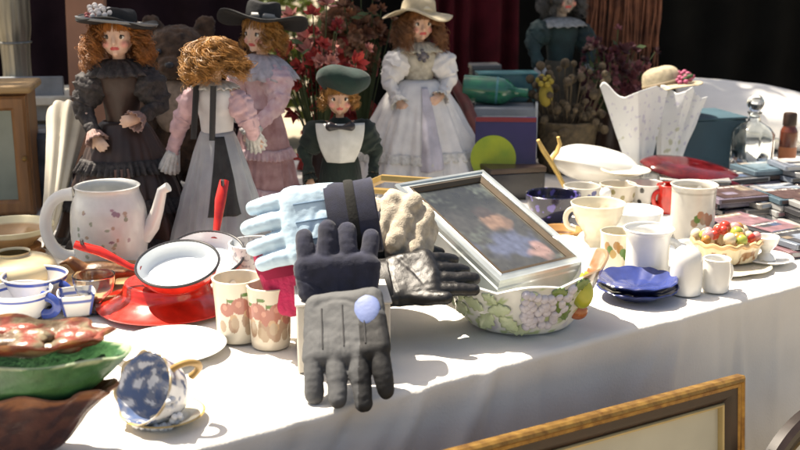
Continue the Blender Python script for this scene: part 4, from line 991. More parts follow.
        for (v0, ln, mt, fl) in sk.get('frills', []):
            def ff(u, v):
                a = 2*PI*u; p = sf(u, min(1, v0)); d = V((math.cos(a), math.sin(a), 0))
                return p+d*(.003+fl*v*H*(1+.5*math.sin(46*a))) - V((0, 0, ln*H*v))
            g = G(); g.grid(ff, 260, 4); ob('frill', g, mt, so, solid=.0012, angle=80)
        if sk.get('apron'):
            mt, (v0, v1), wd = sk['apron'][:3]; uc = sk['apron'][3] if len(sk['apron']) > 3 else .75
            g = G(); g.grid(lambda u, v: (lambda p: V((p.x*1.03, p.y*1.03-(.003 if uc > .6 else 0), p.z)))(sf(uc+(u-.5)*wd*(.6+.4*v), v0+(v1-v0)*v)), 50, 30); ob('apron', g, mt, so, solid=.0014, angle=80)
    bo = cfg['bodice']
    g = G(); pr = dens(smoothprof([(.064*H, .505*H), (.066*H, .56*H), (.072*H, .62*H), (.081*H, .69*H), (.078*H, .74*H), (.050*H, .775*H), (.034*H, .79*H)], 5), .004)
    g.lathe(pr, 64, lambda a, r, z: (r*(1.0+.30*abs(math.cos(a))**2*(1 if z > .66*H else .35))*(1+.02*nz((math.cos(a)*4, math.sin(a)*4, z*60))), z))
    ob('bodice', g, bo['mat'], t, solid=.0014, angle=80, paint=bo.get('paint'))
    for sd, (el, wr, hd_, hn) in zip((-1, 1), arms):
        sh = V((sd*.092*H, 0, .742*H)); el = V(el)*H; wr = V(wr)*H; pf = bo.get('puff', 1.3)
        dd = (wr-el)
        pts = [sh+(sh-el)*.06, sh.lerp(el, .18), sh.lerp(el, .5), sh.lerp(el, .85), el, el.lerp(wr, .3), el.lerp(wr, .65), el.lerp(wr, .90)]
        rad = [.024*H, .043*H*pf, .047*H*pf, .034*H*pf, .034*H*(.5+.5*pf), .033*H, .029*H, .027*H*bo.get('flare', 1)]
        P2 = []; R2 = []
        for a_ in range(len(pts)-1):
            for q_ in range(5):
                f_ = q_/5; P2.append(pts[a_].lerp(pts[a_+1], f_)); R2.append((rad[a_]+(rad[a_+1]-rad[a_])*f_)*(1+.05*math.sin(len(P2)*1.9+sd)+.04*math.sin(len(P2)*.83)))
        P2.append(pts[-1]); R2.append(rad[-1])
        g = G(); g.tube(P2, R2, 40, False)
        g.v = [p+V((nz(p, 55), nz(p+V((5, 5, 5)), 55), nz(p+V((9, 9, 9)), 55)))*.006*H/.42+V((nz(p+V((3, 1, 1)), 130), nz(p+V((5, 8, 5)), 130), nz(p+V((9, 2, 9)), 130)))*.0028*H/.42 for p in g.v]
        sl = ob('sleeve', g, bo.get('smat', bo['mat']), t, solid=.0014, angle=80)
        if bo.get('cuff'):
            g = G(); ax = dd.normalized(); x = ax.orthogonal().normalized(); y = ax.cross(x); c0 = el.lerp(wr, .86)
            g.grid(lambda u, v: c0+ax*(v*bo.get('cufflen', .045)*H)+(x*math.cos(2*PI*u)+y*math.sin(2*PI*u))*(.028*H+v*.020*H*(1+.25*math.sin(2*PI*u*13))), 90, 5); ob('cuff', g, bo['cuff'], sl, solid=.0012, angle=80)
    if bo.get('collar'):
        mt, zc, r0, r1, dr = bo['collar']
        g = G(); g.grid(lambda u, v: V(((r0+(r1-r0)*v)*H*(1.25*math.cos(2*PI*u))*(1+.08*v*math.sin(2*PI*u*17)), (r0+(r1-r0)*v)*H*.95*math.sin(2*PI*u)*(1+.08*v*math.sin(2*PI*u*17)), zc*H-dr*H*v*v+.004*H*v*math.cos(2*PI*u*17))), 200, 8); ob('collar', g, mt, t, solid=.0013, angle=80)
    ht = cfg.get('hat')
    if ht:
        hm = fm @ Matrix.Translation(V(ht.get('off', (0, .006, .052)))*H) @ Euler((math.radians(ht.get('tilt', (-10, 0))[0]), math.radians(ht.get('tilt', (-10, 0))[1]), 0)).to_matrix().to_4x4()
        g = G(); g.lathe(dens(smoothprof([(r*H, z*H) for r, z in ht['prof']], 5), .005), 72, lambda a, r, z: (r*(1+.03*nz((math.cos(a)*2, math.sin(a)*2, z*30))), z+ht.get('wave', .008)*H*math.sin(3*a+ht.get('ph', 0))*(r/(.12*H)))); g.xf(hm)
        ho = ob('hat', g, ht['mat'], t, solid=.003, angle=80)
        if ht.get('band'):
            g = G(); g.lathe([(r*H, z*H) for r, z in ht['band'][1]], 64); g.xf(hm); ob('hat_band', g, ht['band'][0], ho, solid=.0015, angle=80)
        for (mt, lst, r) in ht.get('flowers', []):
            g = G()
            for p in lst: petals(g, V(p)*H, r*H)
            g.xf(hm); ob('hat_flower', g, mt, ho)
    return t
lace = mat('white_lace', (.66, .65, .62), .85, .2, 140, bump=.8, bs=260)
# doll 1: brown dress, black hat
brown = mat('brown_taffeta', (.055, .024, .016), .42, .45, 14, bump=.4, bs=60, sheen=.08, c2=(.022, .014, .012))
blklace = mat('black_lace', (.016, .014, .014), .7, .5, 120, bump=.9, bs=220, c2=(.05, .042, .042))
L1 = P(130, 236)
doll('dressed_doll', 'doll in brown dress and black hat with white flower, behind the jug', L1, .435, math.radians(6),
     [((-.165, -.03, .60), (-.105, -.12, .48), (.5, -.5, -.6), (0, -1, 0)), ((.165, -.03, .60), (.085, -.13, .555), (-.8, -.4, -.1), (0, -1, 0))],
     dict(seed=4, hair=dict(mat=M['ginger'], len=.13, n=110, spread=.052), skirt=dict(dim=(.53, .0, .085, .30), mat=brown, folds=11, amp=.10, bulge=1.5, frills=[(.30, .06, blklace, .03), (.62, .06, blklace, .03), (.95, .04, blklace, .02)], apron=(mat('brown_satin', (.17, .085, .065), .4, .3, 12, sheen=.3), (.35, .98), .10)),
          bodice=dict(mat=brown, smat=blklace, puff=1.55, cuff=mat('pink_lace', (.40, .26, .23), .8, .3, 100, bump=.6), cufflen=.05, collar=(blklace, .80, .030, .115, .07)),
          hat=dict(mat=mat('black_felt', (.016, .016, .018), .8, .3, 30, bump=.4), prof=[(.145, .012), (.132, .005), (.076, 0), (.070, .012), (.064, .040), (.05, .052), (.0008, .054)], tilt=(-4, 6), off=(0, .0, .048), wave=.010,
                   band=(mat('slate_ribbon', (.20, .22, .24), .5, .2, 30), [(.148, .014), (.142, .004)]), flowers=[(mat('white_petals', (.72, .68, .66), .7, .15), [(-.060, -.045, .030), (-.035, -.062, .040), (-.075, -.02, .048)], .017), (mat('dusky_petals', (.40, .12, .12), .7, .2), [(-.085, -.045, .022)], .013)])), face_yaw=math.radians(-4))
# doll 2: seen from behind, gold curls, grey dress with pink sleeves
greyd = mat('grey_satin', (.40, .41, .42), .38, .25, 14, bump=.3, bs=50, sheen=.2, c2=(.22, .23, .25))
L2 = P(222, 247)
t = doll('dressed_doll', 'doll turned away, gold curls, pink sleeves and long grey skirt', L2, .40, math.radians(158),
     [((-.165, -.02, .60), (-.12, -.13, .52), (0, -.5, -.6), (0, -1, 0)), ((.18, .02, .60), (.25, .0, .43), (.3, -.1, -1), (0, -1, 0))],
     dict(seed=8, hair=dict(mat=M['blond'], len=.10, n=150, spread=.050, curl=.013, turn=20), skirt=dict(dim=(.56, .0, .075, .235), mat=greyd, folds=9, amp=.11, bulge=1.25, frills=[(.97, .03, lace, .015)], apron=(mat('dark_grey_lace', (.035, .035, .036), .7, .4, 60, bump=.6), (.03, .66), .13, .345)),
          bodice=dict(mat=mat('white_cotton_doll', (.60, .60, .60), .8, .1, 40, bump=.3), smat=mat('pink_lawn', (.62, .42, .45), .8, .2, 50, bump=.3), puff=1.25, cuff=lace, cufflen=.11, collar=(lace, .79, .03, .09, .03)), hat=None))
g = G()
for (a, z0) in ((math.radians(64), .60), (math.radians(116), .60)):
    g.tube([V((math.cos(a)*.10*.405*(1+q*.1), math.sin(a)*.10*.405*(1+.4*q), (.77-.24*q)*.405)) for q in [k/8 for k in range(9)]], .009, 8, flat=.4)
ob('strap', g, tint('black_ribbon', (.02, .02, .022), .6), t)
# doll 3: pink lace dress, black hat, profile
pinkl = mat('pink_lace_dress', (.74, .56, .58), .8, .3, 60, bump=.7, bs=160, c2=(.58, .36, .40))
L3 = P(263, 214)
doll('dressed_doll', 'doll in pink lace dress and wide black hat, looking left', L3, .425, math.radians(-34),
     [((-.155, -.04, .60), (-.06, -.15, .55), (.5, -.7, 0), (0, 0, 1)), ((.16, -.06, .59), (.10, -.17, .47), (-.2, -.7, -.5), (0, 0, 1))],
     dict(seed=5, hair=dict(mat=M['blond'], len=.10, n=54, spread=.020, fringe=8), skirt=dict(dim=(.54, .0, .08, .21), mat=mat('rose_brocade', (.58, .36, .36), .65, .4, 40, bump=.5, c2=(.36, .18, .18)), folds=10, amp=.09, bulge=1.3, frills=[(.35, .05, pinkl, .02), (.7, .05, pinkl, .02), (.96, .03, lace, .02)]),
          bodice=dict(mat=pinkl, puff=1.5, cuff=lace, cufflen=.08, collar=(mat('lilac_lace', (.50, .47, .52), .8, .2, 80, bump=.6), .80, .03, .15, .11)),
          hat=dict(mat=MATS['black_felt'], prof=[(.185, .006), (.165, .0), (.075, -.002), (.070, .014), (.066, .060), (.055, .072), (.0008, .074)], tilt=(-12, -4), off=(0, .010, .052), wave=.012, ph=1, band=(mat('grey_ribbon', (.26, .25, .23), .5), [(.0725, .006), (.0705, .026)]))), lean=(0, 2))
# doll 4: boy doll with green beret
velv = mat('green_black_velvet', (.010, .022, .017), .85, .3, 40, bump=.3, sheen=.1)
L4 = P(341, 228)
b4 = .285
t = doll('dressed_doll', 'boy doll with green beret, bow tie and dark velvet suit behind the gloves', L4+V((0, .01, .0)), b4, math.radians(4),
     [((-.245, -.02, .56), (-.215, -.10, .38), (.2, -.4, -.8), (0, -1, 0)), ((.245, -.02, .56), (.225, -.10, .38), (-.2, -.4, -.8), (0, -1, 0))],
     dict(seed=6, skin=(.55, .34, .23), hair=dict(mat=M['blond'], len=.06, n=60, spread=.015, curl=.006, fringe=26), skirt=dict(dim=(.52, .10, .11, .17), mat=velv, folds=4, amp=.05, bulge=2),
          bodice=dict(mat=velv, puff=2.3, cuff=velv, flare=1.5),
          hat=dict(mat=mat('bottle_green_felt', (.004, .024, .019), .85, .25, 50, bump=.4, sheen=.08), prof=[(.070, -.006), (.086, .004), (.114, .034), (.112, .072), (.072, .096), (.0008, .102)], tilt=(-6, 12), off=(.008, .0, .040), wave=.010, ph=2)), hs=1.55)
H4 = b4
g = G(); g.grid(lambda u, v: V(((u-.5)*.30*H4*(1.12-.5*v*v), (-.100+.09*abs(u-.5)-.030*math.sin(v*PI))*H4, (.765-.27*v)*H4)), 20, 14)
g.v = [p+V((0, -.05*H4, 0)) for p in g.v]; ob('shirt_front', g, mat('white_shirt', (.55, .56, .54), .85, .1, 60, bump=.4), t, solid=.004, angle=80)
g = G()
for s in (-1, 1):
    g.capsule((s*.018*H4, -.172*H4, .745*H4), (s*.070*H4, -.168*H4, .752*H4), .015*H4, .034*H4, 12)
g.ball((0, -.170*H4, .745*H4), .015*H4); ob('bow_tie', remesh('bow_tie', g, .0016, 1), tint('black_satin', (.018, .016, .02), .35), t)
# doll 5: white dress, straw hat
wdr = mat('white_organza', (.72, .70, .68), .7, .2, 30, bump=.4, bs=90, c2=(.56, .55, .55))
L5 = P(418, 186)
strawm = mat('doll_straw', (.68, .58, .40), .7, .2, 50, weave=.6, bs=200)
t = doll('dressed_doll', 'doll in wide white dress and straw bonnet before the red curtain', L5, .425, math.radians(14),
     [((-.175, -.03, .60), (-.145, -.12, .50), (.5, -.5, -.6), (0, -1, 0)), ((.17, -.03, .60), (.09, -.14, .52), (-.7, -.4, -.3), (0, -1, 0))],
     dict(seed=12, skin=(.58, .37, .27), hair=dict(mat=mat('chestnut_hair', (.27, .115, .045), .5, .4, 60, bump=.4), len=.14, n=90, spread=.045), skirt=dict(dim=(.60, .0, .09, .42), mat=wdr, folds=14, amp=.09, bulge=1.5, frills=[(.62, .05, lace, .02), (.96, .04, lace, .03)], apron=(mat('lilac_ribbon_panel', (.58, .55, .62), .6, .3, 20), (.05, .75), .06)),
          bodice=dict(mat=mat('cream_brocade', (.52, .48, .39), .75, .3, 70, bump=.6), smat=wdr, puff=1.6, cuff=lace, collar=(mat('cream_lace', (.56, .53, .44), .8, .25, 90, bump=.6), .80, .03, .11, .05)),
          hat=dict(mat=strawm, prof=[(.160, -.018), (.13, -.010), (.085, .0), (.078, .02), (.070, .055), (.045, .075), (.0008, .080)], tilt=(-6, 6), off=(0, .014, .050), wave=.014, ph=2, band=(mat('cream_ribbon', (.60, .54, .40), .6), [(.081, .010), (.076, .028)]))), face_yaw=math.radians(4))
g = G(); g.ball((.0, -.088*.425, .735*.425), .011); petals(g, (0, -.095*.425, .735*.425), .008, nrm=V((0, -1, 0))); ob('brooch', g, tint('grey_brooch', (.12, .11, .12), .3), t)
# cape edge / dark red hoop behind doll 5
hp = [Q(444, 66, 2.86), Q(455, 84, 2.80), Q(467, 106, 2.74), Q(477, 130, 2.70), Q(482, 152, 2.68)]
cb = V((hp[-1].x, hp[-1].y, ZT))
t = T('red_parasol', 'closed dark red parasol leaning behind the white dress', 'parasol', cb)
pts = [cb+V((.004, 0, .004))]+list(reversed(hp))+[Q(434, 50, 2.90)]
g = G(); g.tube([p-cb for p in pts], [.004, .012, .014, .015, .014, .012, .006], 12); g.v = [p for p in g.v]; ob('canopy', g, mat('dark_red_silk', (.13, .020, .018), .6, .3, 40, bump=.3, sheen=.2), t, angle=80)
g = G(); g.tube([pts[-1]-cb, pts[-1]-cb+V((-.03, .02, .05))], .004, 8); ob('handle', g, M['darkwood'], t)
# doll 6: red dress with curly brown hair (back row)
L6 = P(343, 176); L6.y += .10
redd = mat('red_velvet', (.38, .025, .018), .75, .4, 50, bump=.6, sheen=.08, c2=(.14, .01, .01))
doll('dressed_doll', 'doll in fluffy red dress with curly reddish hair, back row', L6, .42, math.radians(-10),
     [((-.19, -.06, .62), (-.13, -.15, .56), (.5, -.6, -.2), (0, 0, 1)), ((.17, -.06, .60), (.10, -.15, .55), (-.5, -.6, 0), (0, 0, 1))],
     dict(seed=15, skin=(.50, .24, .14), hair=dict(mat=mat('auburn_hair', (.22, .085, .035), .5, .4, 60, bump=.4), len=.16, n=130, spread=.05, curl=.018, turn=28), skirt=dict(dim=(.56, .0, .09, .27), mat=redd, folds=12, amp=.1, frills=[(.25, .06, redd, .04), (.5, .06, redd, .04), (.8, .05, redd, .04)]),
          bodice=dict(mat=redd, puff=2.1, cuff=mat('pale_lace', (.45, .38, .34), .8, .2, 90, bump=.6), collar=(mat('red_frill', (.46, .05, .04), .8, .3, 60, bump=.6), .80, .03, .16, .09)), hat=None))
# plush toy between doll 1 and doll 2
fur = mat('brown_fur', (.10, .055, .032), .95, .5, 60, bump=.8, bs=180, sheen=.08, c2=(.03, .018, .012))
pf = V((Q(185, 40, 2.62).x, 2.60, ZT))
t = T('plush_bear', 'dark brown plush bear with pale chest sitting behind the dolls', 'soft toy', pf)
g = G(); g.ball((0, 0, .13), (.085, .07, .12)); g.ball((-.01, -.02, .31), (.075, .068, .070), 20, 14); g.ball((-.012, -.085, .29), (.032, .03, .026))
for s in (-1, 1): g.ball((s*.062-.01, .0, .375), (.026, .014, .026)); g.capsule((s*.075, -.02, .20), (s*.10, -.09, .12), .030, .028); g.capsule((s*.05, -.05, .04), (s*.085, -.15, .035), .042, .036)
me = remesh('fur_body', g, .004, 2)
jitter(me, lambda c: .006*nz(c, 60)+.003*nz(c, 170))
ob('fur_body', me, fur, t)
g = G(); g.ball((-.014, -.050, .195), (.056, .03, .065)); ob('chest', g, mat('pale_fur', (.45, .33, .24), .95, .3, 80, bump=.8, bs=180), t)
for s in (-1, 1): g = G(); g.ball((s*.028-.012, -.082, .325), .007); ob('eye', g, M['black_enamel'], t)
g = G(); g.ball((-.012, -.113, .298), (.011, .007, .008)); ob('nose', g, M['black_enamel'], t)
# doll 7: far figure in teal coat with pale cap
L7 = V((Q(560, 60, 3.0).x, 3.0, ZT))
teal = mat('dark_teal_cloth', (.018, .045, .050), .8, .4, 20, bump=.4, c2=(.008, .016, .018))
doll('dressed_doll', 'far doll in dark teal coat with grey white cuffs', L7, .47, math.radians(20),
     [((-.19, -.02, .66), (-.165, -.08, .50), (0, -.3, -1), (0, -1, 0)), ((.17, -.03, .60), (.10, -.14, .50), (-.5, -.5, -.4), (0, -1, 0))],
     dict(seed=17, skin=(.30, .24, .20), hair=dict(mat=mat('grey_hair', (.10, .10, .10), .6, .4, 60), len=.10, n=60), skirt=dict(dim=(.55, .0, .08, .17), mat=mat('drab_skirt', (.10, .085, .06), .8, .4, 15, bump=.5), folds=9, amp=.1),
          bodice=dict(mat=teal, puff=1.5, cuff=mat('dusty_lace', (.34, .36, .38), .8, .3, 60), cufflen=.06, collar=(mat('grey_lace', (.30, .32, .34), .8, .3, 60, bump=.5), .79, .03, .12, .05)), hat=None))
# basket with dried flowers in front of it
bk = V((Q(566, 130, 2.78).x, 2.78, ZT))
t = T('wicker_basket', 'dark wicker basket of dried brown flowers behind the white oval dish', 'basket', bk)
g = G(); g.lathe(dens(hollow(smoothprof([(.055, 0), (.068, .03), (.075, .10), (.082, .13)], 5), .006), .004), 96, lambda a, r, z: (r*(1+.03*math.sin(24*a)*(1 if int(z/.009) % 2 else -1)), z)); ob('wicker', g, mat('dark_wicker', (.12, .085, .045), .7, .4, 60, bump=.5), t, angle=80)
random.seed(41)
g = G(); g2 = G()
for k in range(70):
    a = random.uniform(0, 2*PI); r = .09*math.sqrt(random.random()); h = random.uniform(.15, .31)
    p = V((r*1.2*math.cos(a), r*math.sin(a), h-.6*r)); g.tube([(p.x*.5, p.y*.5, .10), p], .0014, 5)
    g.ball(p, (random.uniform(.006, .013),)*3, 7, 5)
tag(ob('dried_flowers', g, mat('dried_brown', (.13, .095, .055), .9, .5, 45, c2=(.03, .022, .015)), t), kind='stuff')
g = G(); g.ball((-.06, -.05, .20), (.018, .014, .03)); petals(g, (-.065, -.055, .235), .012); ob('yellow_bloom', g, tint('yellow_bloom', (.30, .23, .03), .7), t)
# fringed shawl and plum cushion
sh = V((Q(622, 40, 3.15).x, 3.15, ZT))
t = T('fringed_shawl', 'rust brown fringed shawl hung over a wooden stand in the shade', 'shawl', sh)
g = G(); g.tube([(0, .05, 0), (0, .05, .72)], .010, 8); g.tube([(-.12, .05, .70), (.12, .05, .70)], .009, 8); g.tube([(-.1, .05, .006), (.1, .05, .006)], .010, 8); g.tube([(0, -.06, .006), (0, .16, .006)], .010, 8); ob('stand', g, M['darkwood'], t)
rust = mat('rust_wool', (.22, .085, .045), .9, .5, 30, bump=.5, c2=(.08, .03, .018))
g = G(); g.grid(lambda u, v: V(((u-.5)*.21, .05+(-.03 if v < .5 else .03)*min(1, abs(v-.5)*8)-.012*math.sin(u*22)*abs(v-.5)*2, .712-abs(v-.5)*.5)), 60, 40); ob('cloth', g, rust, t, solid=.004, angle=80)
random.seed(19); g = G()
for k in range(120):
    x = random.uniform(-.105, .105); l = random.uniform(.20, .30); y = random.uniform(.004, .030)
    g.tube([(x, y, .50), (x+random.uniform(-.006, .006), y-.006, .50-l*.5), (x+random.uniform(-.014, .014), y-.004, .50-l)], [.0035, .003, .002], 5)
ob('fringe', g, rust, t)
pq = Q(612, 88, 2.98)
t = T('plum_cushion', 'dark plum speckled cushion beneath the rust brown shawl', 'cushion', V((pq.x+.02, pq.y+.03, pq.z-.03)), rot=(math.radians(70), 0, math.radians(6)))
ob('cover', cushion(.20, .20, .09, seed=4), mat('plum_print', attr=True, rough=.85, var=.2, vs=60, bump=.3), t, angle=90, paint=lambda c: (.30, .16, .18) if nz(c, 90) > .38 else (.085, .018, .030))
g = G(); g.box((0, 0, .0), (.16, .14, .19)); bxz = Q(612, 120, 3.02)
tt = T('brown_carton', 'dark brown carton carrying the plum cushion', 'box', V((pq.x+.02, pq.y+.08, ZT)), .1); g = G(); g.box((0, 0, (pq.z-.13-ZT)/2), (.20, .16, pq.z-.13-ZT)); ob('carton', g, mat('brown_card', (.07, .05, .035), .8, .3, 15), tt, bevel=.003)

# ------------------------------------------------------------------ back sheets: dark ones added in place of deep shade, and the red cloth
def curtain(label, x0, x1, y0, y1, h, mt, nf, amp, seed, group=None):
    t = T('backdrop_sheet', label, 'curtain', ((x0+x1)/2, (y0+y1)/2, 0), group=group); o = V(((x0+x1)/2, (y0+y1)/2, 0)); A = V((x0, y0, 0)); B = V((x1, y1, 0)); d = (B-A); n = V((-d.y, d.x, 0)).normalized()
    g = G(); g.grid(lambda u, v: A+d*u-o+V((0, 0, h-(h-.04)*v))+n*(amp*(.4+.6*v)*math.sin(u*nf*2*PI+1.5*math.sin(u*9+seed)+v)+.02*nz((u*8, v*3, seed))), int(nf*14), 24); ob('cloth', g, mt, t, solid=.003, angle=80)
    g = G(); g.tube([A-o+V((0, 0, h+.012)), B-o+V((0, 0, h+.012))], .016, 10); ob('rail', g, M['pewter'], t)
    for q in (A, B): g = G(); g.tube([q-o+n*.05, q-o+n*.05+V((0, 0, h+.03))], .018, 10); ob('post', g, M['pewter'], t)
xg0 = Q(262, 10, 4.3).x; xg1 = Q(338, 10, 4.3).x
curtain('added black sheet standing in for the deep shade at the back right', xg1+.02, 3.4, 4.35, 5.0, 1.95, M['shade_sheet'], 16, .035, 1)  # added dark sheet where there is only an unlit void
curtain('added dark plum black sheet standing in for the shade at the back left', -2.6, xg0-.02, 3.7, 4.25, 1.75, mat('plum_shade_sheet', (.028, .015, .020), .95, .4, 5, bump=.4, spec=.1), 12, .03, 2)  # added sheet, background shade put into its dark colour
rc0 = Q(425, 30, 3.9); rc1 = Q(520, 30, 3.9)
curtain('dark red cloth hanging in front of the black sheet behind the doll in white', rc0.x-.04, rc1.x, 3.9, 4.0, 1.55, mat('dark_red_drape', (.10, .010, .016), .9, .4, 8, bump=.4, spec=.2), 5, .04, 3)

# ------------------------------------------------------------------ framed pictures leaning on the table front
FN = -EW
ang = math.radians(7)
def on_front(px, py, off):
    r = ray(px, py); p0 = EA+FN*off; k = (p0-CAM).dot(FN)/r.dot(FN); return CAM+r*k
def lean_frame(label, tr, wd, tl, prof, b, fm, mm, am, inner, ipaint):
    """tr: world top right corner"""
    h = tr.z-.004
    top = tr; zaxis = (V((0, 0, 1))*math.cos(ang)-FN*math.sin(ang)).normalized(); xa = (EU*math.cos(tl)+V((0, 0, 1))*0+zaxis*math.sin(tl)).normalized(); za = (zaxis*math.cos(tl)-EU*math.sin(tl)).normalized(); nn = xa.cross(za)
    Hh = h/math.cos(ang)
    m = Matrix((xa, za, nn)).transposed(); ctr = top-xa*(wd/2)-za*(Hh/2)
    t = T('framed_picture', label, 'picture frame', ctr, mat=m)
    ob('frame', framebars(wd, Hh, b, prof), fm, t, angle=25)
    if mm: ob('dark_moulding', framebars(wd-2*b+.004, Hh-2*b+.004, .026, [(0, -.012), (0, .004), (.010, .002), (.021, -.006), (.0225, -.006), (.0225, -.012)]), mm, t, angle=25)
    q_ = 2*b+.040; ob('inner_bead', framebars(wd-q_, Hh-q_, .007, [(0, -.0115), (0, -.004), (.002, -.002), (.005, -.003), (.0065, -.008), (.0065, -.0115)]), tint('pale_gilding', (.50, .38, .18), .4, metal=.3), t, angle=25)
    g = G(); g.box((0, 0, -.016), (wd-.036, Hh-.036, .006)); ob('backing', g, M['darkwood'], t)
    g = G(); g.grid(lambda u, v: V(((u-.5)*(wd-2*b+.002), (v-.5)*(Hh-2*b+.002), -.011)), 80, 60); ob('picture', g, am, t, paint=ipaint)
    return t
tr = on_front(743, 375, .125)
tlp = on_front(470, 447, .125); dxy = (tr-tlp); tl = math.atan2(dxy.z, dxy.dot(EU))
gilt = mat('brown_gilding', (.40, .225, .055), .34, .35, 60, metal=.6, bump=.2, c2=(.17, .078, .02))
lean_frame('large gold and brown framed picture leaning against the cloth below the table', tr, .98, tl, [(0, -.010), (0, .003), (.003, .007), (.007, .009), (.010, .006), (.014, .007), (.017, .002), (.0175, -.012)], .017, gilt, mat('dark_walnut', (.042, .018, .009), .35, .4, 25), mat('faded_print', attr=True, rough=.5, var=.08, vs=12, coat=.15), 0,
    lambda c: (.50, .47, .36) if (abs(c.x) > .40 or abs(c.y) > .19) else ((.36, .37, .29) if nz((c.x*14, c.y*14, 2)) > -.1 else (.22, .25, .19)))
oc = on_front(818, 476, .17); ra = .112; rb = .088
za = (V((0, 0, 1))*math.cos(ang)-FN*math.sin(ang)).normalized(); nn = EU.cross(za)
octop = on_front(826, 401, .17)
t = T('oval_picture', 'dark oval wooden frame with pale mount, cut off by the lower right corner', 'picture frame', octop-za*.19, mat=Matrix((EU, za, nn)).transposed())
def ring(A, B, prof):
    g = G(); n = 110; m = len(prof)
    vs = [((A-d_)*math.cos(2*PI*i/n), (B-d_)*math.sin(2*PI*i/n), h_) for i in range(n) for (d_, h_) in prof]
    return g.add(vs, [(i*m+j, i*m+(j+1) % m, ((i+1) % n)*m+(j+1) % m, ((i+1) % n)*m+j) for i in range(n) for j in range(m)])
RA, RB = .20, .19
ob('frame', ring(RA, RB, [(0, -.012), (0, .004), (.006, .012), (.016, .011), (.026, .004), (.032, .002), (.033, -.010)]), mat('black_brown_wood', (.022, .012, .009), .35, .4, 25), t, angle=25)
ob('inner_bead', ring(RA-.0335, RB-.0335, [(0, -.008), (0, .001), (.003, .003), (.006, .001), (.006, -.008)]), M['gold'], t, angle=25)
g = G(); g.grid(lambda u, v: V(((RA-.034)*v*math.cos(2*PI*u), (RB-.034)*v*math.sin(2*PI*u), -.006)), 90, 30); ob('picture', g, mat('pale_mount', attr=True, rough=.6, var=.06, vs=20), t, paint=lambda c: (.52, .49, .42) if math.hypot(c.x/.11, c.y/.11) > 1 else (.26, .22, .16))
g = G(); g.tube([(0, -RB*.2, -.012), (0, -RB*.2-.002, -.03), (0, -(octop.z-.19)/math.cos(ang)+.01, -.06)], .008, 8); ob('prop', g, M['darkwood'], t)
def bouquet(label, px, py, Y, cols, wx, wz, n_, r_, seed):
    rb_ = random.Random(seed); c = Q(px, py, Y); t = T('flower_bunch', label, 'flowers', V((c.x, c.y, ZT)))
    g = G(); g.lathe(hollow(smoothprof([(.030, 0), (.036, .01), (.040, .06), (.028, .11), (.034, .13)], 4), .003), 40); ob('vase', g, M['darkwood'], t, angle=70)
    gs = G(); fl_ = [G() for _ in cols]; hz0 = c.z-ZT
    for k in range(n_):
        a = V((rb_.gauss(0, .5)*wx, rb_.gauss(0, .4)*wx*.6, hz0+rb_.gauss(0, .5)*wz)); nr = V((a.x, a.y-.06, (a.z-hz0)+.03))
        gs.tube([(a.x*.1, a.y*.1, .10), (a.x*.6, a.y*.6, (a.z+.10)/2+.02), a], .0013, 4, False); G_ = fl_[k % len(cols)]
        q = nr.normalized(); x = q.orthogonal().normalized(); y = q.cross(x); rr = r_*rb_.uniform(.6, 1.3)
        for m_ in range(9):
            th = m_*2.4+rb_.random(); d = x*math.cos(th)+y*math.sin(th); e = q.lerp(d, .35+.6*m_/9).normalized(); sd = e.cross(q).normalized() if e.cross(q).length > 1e-4 else x
            b0 = a; tip = a+e*rr*1.2; G_.add([b0, a+e*rr*.6+sd*rr*.45, tip+q*rr*.1, a+e*rr*.6-sd*rr*.45], [(0, 1, 2, 3)])
    tag(ob('stems', gs, tint('stem_green', (.05, .07, .025), .8), t), kind='stuff')
    for g_, c_ in zip(fl_, cols): tag(ob('petals', g_, mat('petal_%d' % int(c_[0]*990+c_[1]*99+c_[2]*9), c_, .75, .35, 60), t, smooth=False), kind='stuff')
    g = G()
    for k in range(26):
        a = V((rb_.gauss(0, .5)*wx, rb_.gauss(0, .4)*wx*.6, hz0-.03+rb_.gauss(0, .5)*wz)); leafquad_(g, a, .018, rb_)
    tag(ob('leaves', g, tint('olive_leaves', (.05, .08, .025), .7), t, smooth=False), kind='stuff')
def leafquad_(g, c, s_, rb_):
    a = V((rb_.gauss(0, 1), rb_.gauss(0, 1), rb_.gauss(0, .6))).normalized(); b_ = a.orthogonal().normalized(); g.add([c-a*s_, c+b_*s_*.4, c+a*s_, c-b_*s_*.4], [(0, 1, 2, 3)])
bouquet('bunch of bright red cloth flowers between the black hatted doll and the green beret', 318, 66, 2.45, [(.52, .055, .045), (.32, .025, .024), (.60, .24, .20)], .085, .11, 60, .020, 3)
bouquet('bunch of plum and pink dried flowers left of the straw hat', 612, 72, 2.92, [(.10, .018, .03), (.26, .09, .11), (.07, .016, .022), (.28, .18, .14)], .09, .11, 70, .017, 6)
bouquet('bunch of orange brown dried flowers beside the straw bonnet', 362, 30, 2.72, [(.24, .09, .04), (.13, .045, .022), (.32, .16, .09)], .06, .09, 45, .018, 9)

